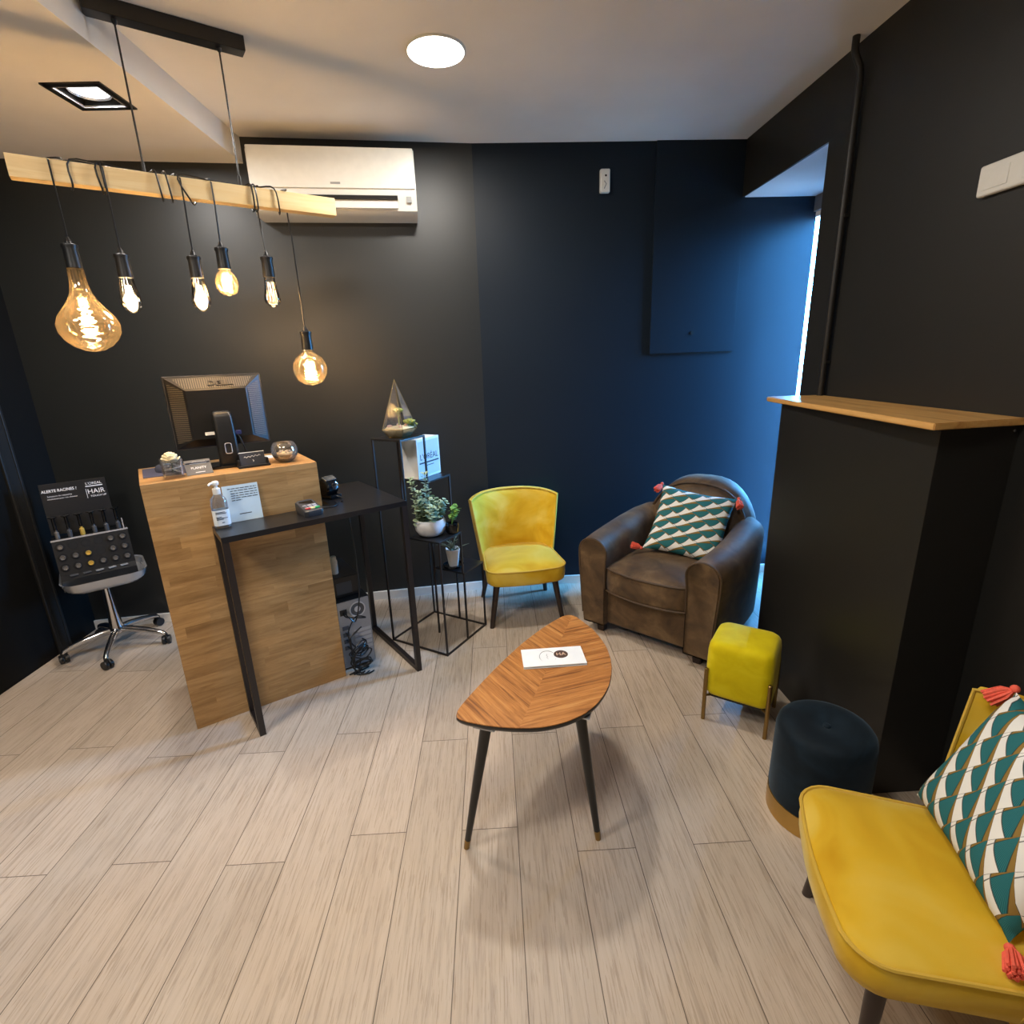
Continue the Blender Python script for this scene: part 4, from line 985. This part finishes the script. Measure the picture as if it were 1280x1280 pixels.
obj('stems', bs, M_bright, dp); obj('leaves', b, M_bright, dp, 60)
# small white pot on the lowest shelf
p = pl2w(h2 + 0.062, 0.115, 0.420)
sp = thing('potted_succulent', 'small white tapered pot with a spiky plant on the lowest shelf of the plant stand', 'potted plant', p, 0.3)
b = BM(); lathe(b, [(0.050, 0.0005), (0.058, 0.004), (0.060, 0.014), (0.056, 0.014), (0.054, 0.006), (0.001, 0.005)], n=28); obj('saucer', b, M_blackgloss, sp)
b = BM(); loft(b, [[(x, y, z) for x, y in rrect(w, w, w * 0.22, 4)] for z, w in ((0.006, 0.048), (0.010, 0.050), (0.108, 0.076), (0.108, 0.070), (0.098, 0.066), (0.097, 0.02))]); obj('pot', b, plain('white_matt_pot', (206, 206, 204), 0.6), sp)
b = BM(); random.seed(9)
for k in range(26):
    a = random.uniform(0, 2 * PI); r = random.uniform(0.03, 0.10); h_ = random.uniform(0.13, 0.19) - 0.3 * max(0, r - 0.06)
    pth = smoothpath([Vector((0.008 * math.cos(a), 0.008 * math.sin(a), 0.095)), Vector((r * 0.45 * math.cos(a), r * 0.45 * math.sin(a), h_ * 0.9)), Vector((r * math.cos(a), r * math.sin(a), h_))], 4)
    tube(b, pth, [0.0045 * (1 - 0.85 * i / (len(pth) - 1)) + 0.0003 for i in range(len(pth))], 5)
obj('leaves', b, M_succleaf, sp, 60)

# ------------------------------------------------------------------ mustard cocktail chairs
def chair_outline(front, back, y0, y1, r):
    pts = []
    for i in range(9):           # back right round to back left
        t = math.radians(20 + 140 * i / 8); pts.append((back / 2 * math.cos(t) / math.cos(math.radians(20)), y1 - 0.10 + 0.10 * math.sin(t)))
    for k in range(7):
        a = math.radians(180 + 90 * k / 6); pts.append((-front / 2 + r + r * math.cos(a), y0 + r + r * math.sin(a)))
    for k in range(1, 6): pts.append((-front / 2 + r + (front - 2 * r) * k / 6, y0 - 0.012 * math.sin(PI * k / 6)))
    for k in range(7):
        a = math.radians(270 + 90 * k / 6); pts.append((front / 2 - r + r * math.cos(a), y0 + r + r * math.sin(a)))
    return pts
def chair(label, loc, rz, group=None):
    t = thing('cocktail_chair', label, 'chair', loc, rz, group)
    ol = chair_outline(0.50, 0.45, -0.285, 0.235, 0.085)
    b = BM(); slab(b, ol, 0.300, 0.395, 0.042); st = obj('seat', b, M_velvet, t, 60)
    b = BM(); tube(b, [(x * 1.006, y * 1.006 if y < 0 else y, 0.397) for x, y in ol], 0.0052, 6, closed=True); obj('piping', b, M_pipe_y, st)
    NA, NB = 24, 12
    def pos(a, bb, side):        # a across -1..1, bb up 0..1; side 0 = front skin, 1 = rear skin
        hw = (0.222 + 0.068 * bb ** 0.9) - (0.0 if side == 0 else -0.006)
        zt = 0.755 + 0.024 * (1 - a * a)
        z = 0.285 + (zt - 0.285) * bb
        bow = abs(a) ** 2.4
        y = 0.185 + 0.115 * bb - bow * (0.145 + 0.035 * bb)
        ang = 0.9 * a * abs(a) ** 0.6
        x = hw * math.sin(a * 1.15) / math.sin(1.15)
        if side == 1:
            th = 0.062 * (1 - 0.25 * bb)
            y += th * math.cos(ang); x += th * 0.30 * math.sin(ang)
        else:
            groove = 0.010 * math.exp(-((abs(a) - 0.56) / 0.03) ** 2)
            y += groove - 0.012 * math.sin(PI * bb) * (1 - abs(a) ** 4)
        return (x, y, z)
    b = BM(); rings = []
    for i in range(NA + 1):
        a = -1 + 2 * i / NA
        ring = [pos(a, k / NB, 0) for k in range(NB + 1)]
        tp, tq = Vector(pos(a, 1, 0)), Vector(pos(a, 1, 1)); m = (tp + tq) / 2 + Vector((0, 0, 0.008)); ring.append(tuple(m))
        ring += [pos(a, k / NB, 1) for k in range(NB, -1, -1)]
        rings.append(ring)
    loft(b, rings); bk = obj('backrest', b, M_velvet, t, 60)
    edge = [pos(-1, k / 8, 0) for k in range(0, 8)] + [pos(-1 + 2 * i / NA, 1, 0) for i in range(NA + 1)] + [pos(1, k / 8, 0) for k in range(7, -1, -1)]
    b = BM(); tube(b, [(x, y - 0.003, z + (0.002 if z > 0.7 else 0)) for x, y, z in edge], 0.005, 6); obj('piping', b, M_pipe_y, bk)
    for sx, sy in ((-1, -1), (1, -1), (-1, 1), (1, 1)):
        b = BM()
        top = Vector((sx * 0.185, -0.19 if sy < 0 else 0.16, 0.295)); bot = Vector((sx * 0.232, -0.215 if sy < 0 else 0.255, 0.0))
        ax = (bot - top)
        lathe(b, [(0.022, 0), (0.021, 0.12), (0.0145, 1.0)], (0, 0, 0), 14, Matrix.Translation(top) @ Matrix(((1, 0, ax.x, 0), (0, 1, ax.y, 0), (0, 0, ax.z, 0), (0, 0, 0, 1))))
        obj('leg', b, M_darkwood, t)
    return t
chair('mustard velvet cocktail chair against the back wall between the plant stand and the leather armchair', (0.133, 3.115, 0), math.radians(8), 'mustard cocktail chairs').scale = (0.95, 0.95, 0.95)
NCH = (1.003, 0.888); NCA = math.radians(-108)
chair('mustard velvet cocktail chair in the near right corner carrying a patterned cushion', (NCH[0], NCH[1], 0), NCA, 'mustard cocktail chairs').scale = (0.95, 0.95, 0.95)

# ------------------------------------------------------------------ patterned cushions
def cushion_fabric():
    t = NT('fan_pattern_fabric'); uv = t.n('ShaderNodeUVMap'); uv.uv_map = 'UVMap'
    sp = t.n('ShaderNodeSeparateXYZ'); t.l(uv.outputs[0], sp.inputs[0])
    N, Mr = 5.6, 6.0
    s_ = t.math('MULTIPLY', sp.outputs[0], N); r_ = t.math('MULTIPLY', sp.outputs[1], Mr)
    j = t.math('FLOOR', r_); fr = t.math('FRACT', r_)
    half = t.math('MULTIPLY', t.math('FLOORED_MODULO', j, 2.0), 0.5)
    a = t.math('SUBTRACT', t.math('FRACT', t.math('ADD', t.math('SUBTRACT', s_, half), 20.5)), 0.5)
    up = t.math('LESS_THAN', t.math('ABSOLUTE', a), t.math('MULTIPLY', fr, 0.5))
    tu = t.math('DIVIDE', a, t.math('MAXIMUM', fr, 0.02))
    a2 = t.math('SUBTRACT', a, t.math('MULTIPLY', t.math('SIGN', a), 0.5))
    tl_ = t.math('DIVIDE', a2, t.math('ADD', fr, 1.0))
    tt = t.math('ADD', t.math('MULTIPLY', tu, up), t.math('MULTIPLY', tl_, t.math('SUBTRACT', 1.0, up)))
    bb = t.math('ADD', fr, t.math('SUBTRACT', 1.0, up))        # 0..2 down the fan
    edge = t.math('MULTIPLY_ADD', tt, 1.05, 1.24)              # slanted foot of the fan; the arrow below it is white
    white = t.math('GREATER_THAN', bb, edge)
    ochre = t.math('MAXIMUM', t.math('LESS_THAN', tt, -0.36), t.math('GREATER_THAN', tt, 0.30))
    l1 = t.math('MAXIMUM', t.math('LESS_THAN', t.math('ABSOLUTE', t.math('ADD', tt, 0.36)), 0.016), t.math('LESS_THAN', t.math('ABSOLUTE', t.math('SUBTRACT', tt, 0.30)), 0.016))
    l2 = t.math('LESS_THAN', t.math('ABSOLUTE', t.math('SUBTRACT', bb, edge)), 0.03)
    l1 = t.math('MAXIMUM', l1, t.math('GREATER_THAN', t.math('MULTIPLY', t.math('ABSOLUTE', tt), up), 0.485))
    rays = t.math('GREATER_THAN', t.math('FRACT', t.math('MULTIPLY', tt, 26.0)), 0.6)
    teal = t.mix(t.math('MULTIPLY', rays, 0.55), lin((32, 98, 104)), lin((66, 132, 134)))
    c = t.mix(ochre, teal, lin((140, 112, 56)))
    c = t.mix(white, c, lin((232, 232, 226)))
    c = t.mix(t.math('MULTIPLY', t.math('MAXIMUM', l1, l2), 0.8), c, lin((44, 50, 44)))
    t.l(c, t.b.inputs['Base Color']); t.set(Roughness=0.8, Specular_IOR_Level=0.2)
    t.bump(t.noise(t.coord(), 500, 2), 0.15, 0.001); return t.m
M_fabric = cushion_fabric()
def cushion(label, loc, rot, size=0.40, thick=0.13, corners=(1, 1, 1, 1), turned=False, group='patterned cushions with coral tassels'):
    t = thing('cushion', label, 'cushion', loc, 0, group, rot)
    n = 26; b = BM(); uvl = b.loops.layers.uv.new('UVMap')
    grids = []
    for side in (-1, 1):
        g = []
        for i in range(n + 1):
            row = []
            for k in range(n + 1):
                x, z = -1 + 2 * i / n, -1 + 2 * k / n
                h = thick / 2 * ((1 - x ** 4) * (1 - z ** 4)) ** 0.55
                px = x * (1 - 0.075 * (1 - z * z)) * size / 2; pz = z * (1 - 0.075 * (1 - x * x)) * size / 2
                h += 0.006 * math.sin(5 * x + 2 * z) * (1 - x * x) * (1 - z * z)
                row.append(b.verts.new((px, side * h, pz + size / 2)))
            g.append(row)
        grids.append(g)
        for i in range(n):
            for k in range(n):
                q = [(i, k), (i + 1, k), (i + 1, k + 1), (i, k + 1)]
                if side == 1: q.reverse()
                f = b.faces.new([g[u][v] for u, v in q])
                for lp, (u, v) in zip(f.loops, q): lp[uvl].uv = (v / n, u / n) if turned else (u / n, 1 - v / n)
    bmesh.ops.remove_doubles(b, verts=b.verts[:], dist=1e-5)
    obj('cover', b, M_fabric, t, 70)
    k = 0
    for sx, sz in ((-1, 1), (1, 1), (-1, -1), (1, -1)):
        if corners[k]:
            c = Vector((sx * size / 2, 0, size / 2 + sz * size / 2))
            b = BM(); ball(b, c + Vector((sx * 0.008, 0, sz * 0.004)), 0.010, (1, 1, 1), 10)
            dn = Vector((sx * 0.35, -0.25, -1.0)).normalized() if sz > 0 else Vector((sx * 0.9, -0.35, -0.12)).normalized()
            o1 = dn.orthogonal().normalized(); o2 = dn.cross(o1)
            base_ = c + Vector((sx * 0.008, 0, 0))
            for q in range(22):
                a = q * 2.4; rr = 0.020 * math.sqrt((q + 0.5) / 22)
                e = base_ + dn * (0.058 + random.uniform(-.006, .004)) + (math.cos(a) * o1 + math.sin(a) * o2) * rr
                tube(b, [base_, base_ + dn * 0.02 + (math.cos(a) * o1 + math.sin(a) * o2) * rr * 0.75, e], [0.003, 0.0042, 0.0038], 5)
            obj('tassel', b, M_coral, t, 60)
        k += 1
    return t

# ------------------------------------------------------------------ leather club armchair
ARA = math.radians(-43.2); ARO = (1.026, 2.835)
arm = thing('club_armchair', 'worn brown leather club armchair with rounded back in the far right corner', 'armchair', (ARO[0], ARO[1], 0), ARA)
b = BM(); span(b, (-0.245, -0.355, 0.07), (0.245, 0.30, 0.32), bevel=0.02, seg=3); obj('front_apron', b, M_leather, arm)
sol = []
for i in range(13):
    t_ = i / 12; sol.append((-0.232 + 0.464 * t_, -0.372 - 0.045 * math.sin(PI * t_) ** 0.7))
sol += [(0.240, -0.30), (0.236, 0.0), (0.225, 0.24), (0.0, 0.27), (-0.225, 0.24), (-0.236, 0.0), (-0.240, -0.30)]
b = BM(); slab(b, sol, 0.275, 0.425, 0.035); sc = obj('seat_cushion', b, M_leather, arm, 70)
b = BM(); tube(b, [(x * 1.008, y * 1.008, 0.423) for x, y in sol], 0.006, 6, closed=True); tube(b, [(x * 1.006, y * 1.006, 0.288) for x, y in sol], 0.005, 6, closed=True); obj('piping', b, M_leather_pipe, sc)
def armsec(s, y, w0, w1, zt, xo):
    """front elevation of an arm: inner side upright, rounded top, flared outer side"""
    pts = []; xi = 0.238; r = w1 / 2
    inner, outer = xi, xi + w0
    pts.append((inner, y, 0.07)); 
    ctr = inner - 0.012 + r + xo; zc_ = zt - r
    pts.append((inner, y, 0.30)); pts.append((inner - 0.004 + xo * .5, y, zc_ - 0.06))
    for k in range(13):
        a = math.radians(180 - 180 * k / 12); pts.append((ctr + r * math.cos(a), y, zc_ + r * math.sin(a) * 0.92))
    pts.append((ctr + r * 0.98, y, zc_ - 0.08)); pts.append(((ctr + r) * 0.5 + outer * 0.5, y, 0.28)); pts.append((outer, y, 0.12)); pts.append((outer - 0.004, y, 0.07))
    return [(s * px, py, pz) for px, py, pz in pts]
for s_ in (-1, 1):
    b = BM()
    secs = [(-0.385, .125, .150, .575, 0.0), (-0.395, .135, .168, .588, 0.0), (-0.375, .14, .178, .594, 0.004), (-0.28, .145, .184, .602, 0.010), (-0.12, .15, .188, .612, 0.016), (0.04, .15, .188, .626, 0.016), (0.18, .148, .184, .640, 0.008), (0.30, .14, .174, .648, -0.012), (0.37, .12, .15, .640, -0.04)]
    loft(b, [armsec(s_, *q) for q in secs]); a_ = obj('arm', b, M_leather, arm, 60)
    b = BM(); ring = armsec(s_, -0.388, .140, .176, .592, 0.002)[1:-1]; tube(b, ring, 0.0055, 6); obj('piping', b, M_leather_pipe, a_)
def arch(w, z0, zt, y, lean=0.0, p=2.6, n=26, y0=None):
    pts = []
    for i in range(n + 1):
        t_ = PI * i / n
        cx_, sz_ = math.cos(t_), math.sin(t_)
        x = w * math.copysign(abs(cx_) ** (2 / p), cx_); z = z0 + (zt - z0) * abs(sz_) ** (2 / p)
        pts.append((x, y + lean * (z - z0), z))
    return pts
# outer back shell, inner back cushion
b = BM()
rg = [arch(.325, .36, .800, .215, .24), arch(.345, .30, .824, .245, .24), arch(.362, .22, .834, .280, .24), arch(.365, .10, .828, .330, .18), arch(.345, .07, .80, .365, .15), arch(.20, .07, .60, .372, .14)]
loft(b, rg); bs_ = obj('back_shell', b, M_leather, arm, 60)
b = BM(); loft(b, [arch(.16, .42, .62, .155, .24), arch(.258, .38, .735, .160, .24), arch(.300, .36, .775, .178, .24), arch(.317, .34, .796, .212, .24), arch(.315, .34, .792, .25, .24)]); obj('back_cushion', b, M_leather, arm, 60)
b = BM(); tube(b, arch(.325, .36, .801, .207, .24), 0.006, 6); obj('piping', b, M_leather_pipe, bs_)
for sx in (-1, 1):
    for y in (-0.315, 0.30):
        b = BM(); loft(b, [[(sx * 0.290 + x, y + yy, z) for x, yy in rrect(w, w, 0.006, 3)] for z, w in ((0.0, 0.042), (0.075, 0.056))]); obj('foot', b, M_darkwood, arm)
def al2w(x, y, z=0): return Vector((ARO[0] + x * math.cos(ARA) - y * math.sin(ARA), ARO[1] + x * math.sin(ARA) + y * math.cos(ARA), z))
cushion('teal and white fan patterned cushion with coral tassels on the brown leather armchair', al2w(0.055, -0.075, 0.460), (-0.70, 0.117, ARA + 0.20), 0.42, 0.11, (1, 1, 1, 0), True)
def nl2w(x, y, z=0): return Vector((NCH[0] + x * math.cos(NCA) - y * math.sin(NCA), NCH[1] + x * math.sin(NCA) + y * math.cos(NCA), z))
cushion('teal and white fan patterned cushion with coral tassels on the near mustard chair', nl2w(-0.030, 0.02, 0.418), (-0.42, 0.03, NCA + 0.06), 0.37, 0.12, (1, 1, 0, 1))

# ------------------------------------------------------------------ leaf shaped coffee table
CTA = math.atan2(-0.253, 0.661); CTO = (0.15, 1.62)
ct = thing('coffee_table', 'leaf shaped coffee table with chevron veneer and black legs in mid room', 'coffee table', (CTO[0], CTO[1], 0), CTA)
raw = [(-0.152, 1.403), (-0.138, 1.454), (-0.065, 1.588), (0.012, 1.715), (0.085, 1.822), (0.166, 1.922), (0.232, 1.990), (0.270, 2.020), (0.300, 2.020), (0.325, 1.985), (0.367, 1.884), (0.390, 1.76), (0.384, 1.637), (0.352, 1.525), (0.305, 1.442), (0.251, 1.385), (0.187, 1.348), (0.115, 1.329), (0.045, 1.329), (-0.031, 1.342), (-0.095, 1.362), (-0.138, 1.382)]
def c2l(x, y):
    dx, dy = x - CTO[0], y - CTO[1]
    return (dx * math.cos(CTA) + dy * math.sin(CTA), -dx * math.sin(CTA) + dy * math.cos(CTA))
loc = [Vector((*c2l(x, y), 0)) for x, y in raw]
sm = []
for i in range(len(loc)):
    p0, p1, p2, p3 = loc[i - 1], loc[i], loc[(i + 1) % len(loc)], loc[(i + 2) % len(loc)]
    for j in range(5):
        t_ = j / 5; sm.append(0.5 * ((2 * p1) + (-p0 + p2) * t_ + (2 * p0 - 5 * p1 + 4 * p2 - p3) * t_ * t_ + (-p0 + 3 * p1 - 3 * p2 + p3) * t_ ** 3))
olc = [(v.x, v.y) for v in sm]
b = BM(); prism(b, olc, 0.507, 0.510); obj('tabletop', b, M_leaf, ct)
b = BM(); loft(b, [[(x * s_, y * s_, z) for x, y in olc] for z, s_ in ((0.487, 0.965), (0.490, 0.985), (0.500, 1.004), (0.5069, 1.004))]); obj('edge_band', b, M_blackplastic, ct)
for (fx_, fy_), (tx_, ty_) in (((-0.150, 1.388), (-0.060, 1.385)), ((0.294, 1.390), (0.235, 1.415)), ((0.335, 1.93), (0.27, 1.84))):
    f = Vector((*c2l(fx_, fy_), 0)); tp = Vector((*c2l(tx_, ty_), 0.487)); br = f + (tp - f) * 0.075
    b = BM(); tube(b, [br, f + (tp - f) * 0.5, tp], [0.0105, 0.0145, 0.0185], 16); lg = obj('leg', b, M_blackplastic, ct)
    b = BM(); tube(b, [f, f + (tp - f) * 0.002, br], [0.0085, 0.0095, 0.0112], 16); obj('brass_tip', b, M_brass, lg)
    b = BM(); box(b, (tp.x, tp.y, 0.4845), (0.07, 0.05, 0.005), bevel=0.001); obj('bracket', b, M_silverplastic, lg)
br_c = ((0.069 + 0.299 + 0.292 + 0.072) / 4, (1.756 + 1.765 + 1.638 + 1.633) / 4)
bro = thing('brochure', 'white folded brochure lying on the leaf shaped coffee table', 'brochure', (br_c[0], br_c[1], 0.510), 0.03)
b = BM(); span(b, (-0.113, -0.062, 0.0004), (0.113, 0.062, 0.0022)); obj('lower_sheet', b, M_paper, bro)
b = BM(); box(b, (0, 0, 0.0062), (0.226, 0.124, 0.002), rot=(-0.035, 0, 0)); obj('cover_sheet', b, M_paper, bro)
b = BM(); lathe(b, [(0.026, 0.0), (0.026, 0.0006), (0.001, 0.0006)], (0.030, 0.010, 0.0072), 28); obj('printed_disc', b, plain('brown_print', (78, 56, 42), 0.6), bro)
text('printed_letters', 'HA', 0.026, plain('peach_print', (226, 190, 160), 0.6), bro, (0.030, 0.010, 0.0082), (0, 0, 0), 0.0002)
b = BM(); tube(b, [(-0.020 + 0.030 * math.cos(a), -0.002 + 0.040 * math.sin(a), 0.0074) for a in [math.radians(40 + 8.5 * i) for i in range(36)]], 0.0009, 4); tube(b, [(-0.022 + 0.0015 * math.sin(i * 1.1), -0.020 + 0.0028 * i, 0.0074) for i in range(14)], 0.0007, 4); obj('printed_circle', b, M_greyprint, bro)

# ------------------------------------------------------------------ lemon stool, navy pouf
sx0, sy0 = 0.875, 1.974
stA = math.atan2(1.822 - 1.974, 1.085 - 0.875)
st = thing('footstool', 'square lemon yellow velvet stool with brass legs in front of the armchair', 'stool', (1.050, 1.990, 0), stA)
hw, hd_ = 0.134, 0.126
b = BM()
loft(b, [[(x, y, z) for x, y in rrect(2 * hw * sc_, 2 * hd_ * sc_, 0.045 * sc_, 6)] for z, sc_ in ((0.128, 0.3), (0.128, 0.88), (0.133, 0.955), (0.15, 0.99), (0.26, 1.0), (0.335, 0.99), (0.358, 0.965), (0.370, 0.92), (0.378, 0.85), (0.382, 0.7), (0.384, 0.4), (0.384, 0.1))]); obj('upholstery', b, M_velvet2, st, 70)
for ax_ in (-1, 1):
    for ay_ in (-1, 1):
        b = BM(); lathe(b, [(0.0085, 0.0), (0.0085, 0.2535), (0.0065, 0.2555)], (ax_ * (hw - 0.008), ay_ * (hd_ - 0.003), 0), 14); obj('leg', b, M_brass, st)
b = BM(); span(b, (-hw + 0.02, -hd_ + 0.02, 0.114), (hw - 0.02, hd_ - 0.02, 0.1275)); obj('base_plate', b, M_blackplastic, st)
for ax_ in (-1, 1):
    for ay_ in (-1, 1):
        b = BM(); tube(b, [(ax_ * (hw - 0.008), ay_ * (hd_ - 0.003), 0.120), (ax_ * (hw - 0.04), ay_ * (hd_ - 0.03), 0.120)], 0.005, 8); obj('leg_bracket', b, M_brass, st)
pf = thing('pouf', 'round navy velvet pouf with gold base band beside the black boxed column', 'pouf', (1.07, 1.45, 0), 0.4)
PR = 0.150
b = BM(); lathe(b, [(0.12, 0.075), (PR, 0.075), (PR + 0.002, 0.09), (PR + 0.001, 0.2), (PR, 0.32), (PR - 0.004, 0.342), (PR - 0.014, 0.357), (PR - 0.034, 0.366), (PR - 0.06, 0.368), (0.05, 0.366), (0.012, 0.352), (0.001, 0.350)], n=48); obj('upholstery', b, M_navy, pf, 60)
b = BM(); lathe(b, [(0.14, 0.0), (PR + 0.001, 0.0), (PR + 0.003, 0.002), (PR + 0.003, 0.075), (0.12, 0.076)], n=48); obj('gold_band', b, M_gold, pf)
b = BM(); ball(b, (0, 0, 0.354), 0.013, (1, 1, 0.5), 12); obj('button', b, M_navy, pf)

# ------------------------------------------------------------------ boxed cover with oak ledge on the right wall
bc = thing('boxed_ledge', 'black boxed in cover on the right wall topped with an oak ledge', 'cabinet', (1.315, 1.505, 0))
b = BM(); span(b, (0, 0, 0), (XR - 1.315 - 0.0005, 0.885, 1.330), bevel=0.003); obj('body', b, M_blackbox, bc)
led = [(-0.070, -0.055), (0.238, -0.020), (0.238, 0.985), (0.03, 1.012), (-0.012, 1.000), (-0.022, 0.97)]
b = BM(); loft(b, [[(x, y, z) for x, y in led] for z in (1.3302, 1.350)]); 
bmesh.ops.bevel(b, geom=b.edges[:], offset=0.003, segments=2, affect='EDGES'); obj('top_board', b, M_ledge, bc)
b = BM(); lathe(b, [(0.005, 0), (0.004, 0.004), (0.001, 0.005)], (0.222, -0.001, 1.312), 12, Euler((PI / 2, 0, 0)).to_matrix().to_4x4()); obj('screw', b, M_chrome, bc)
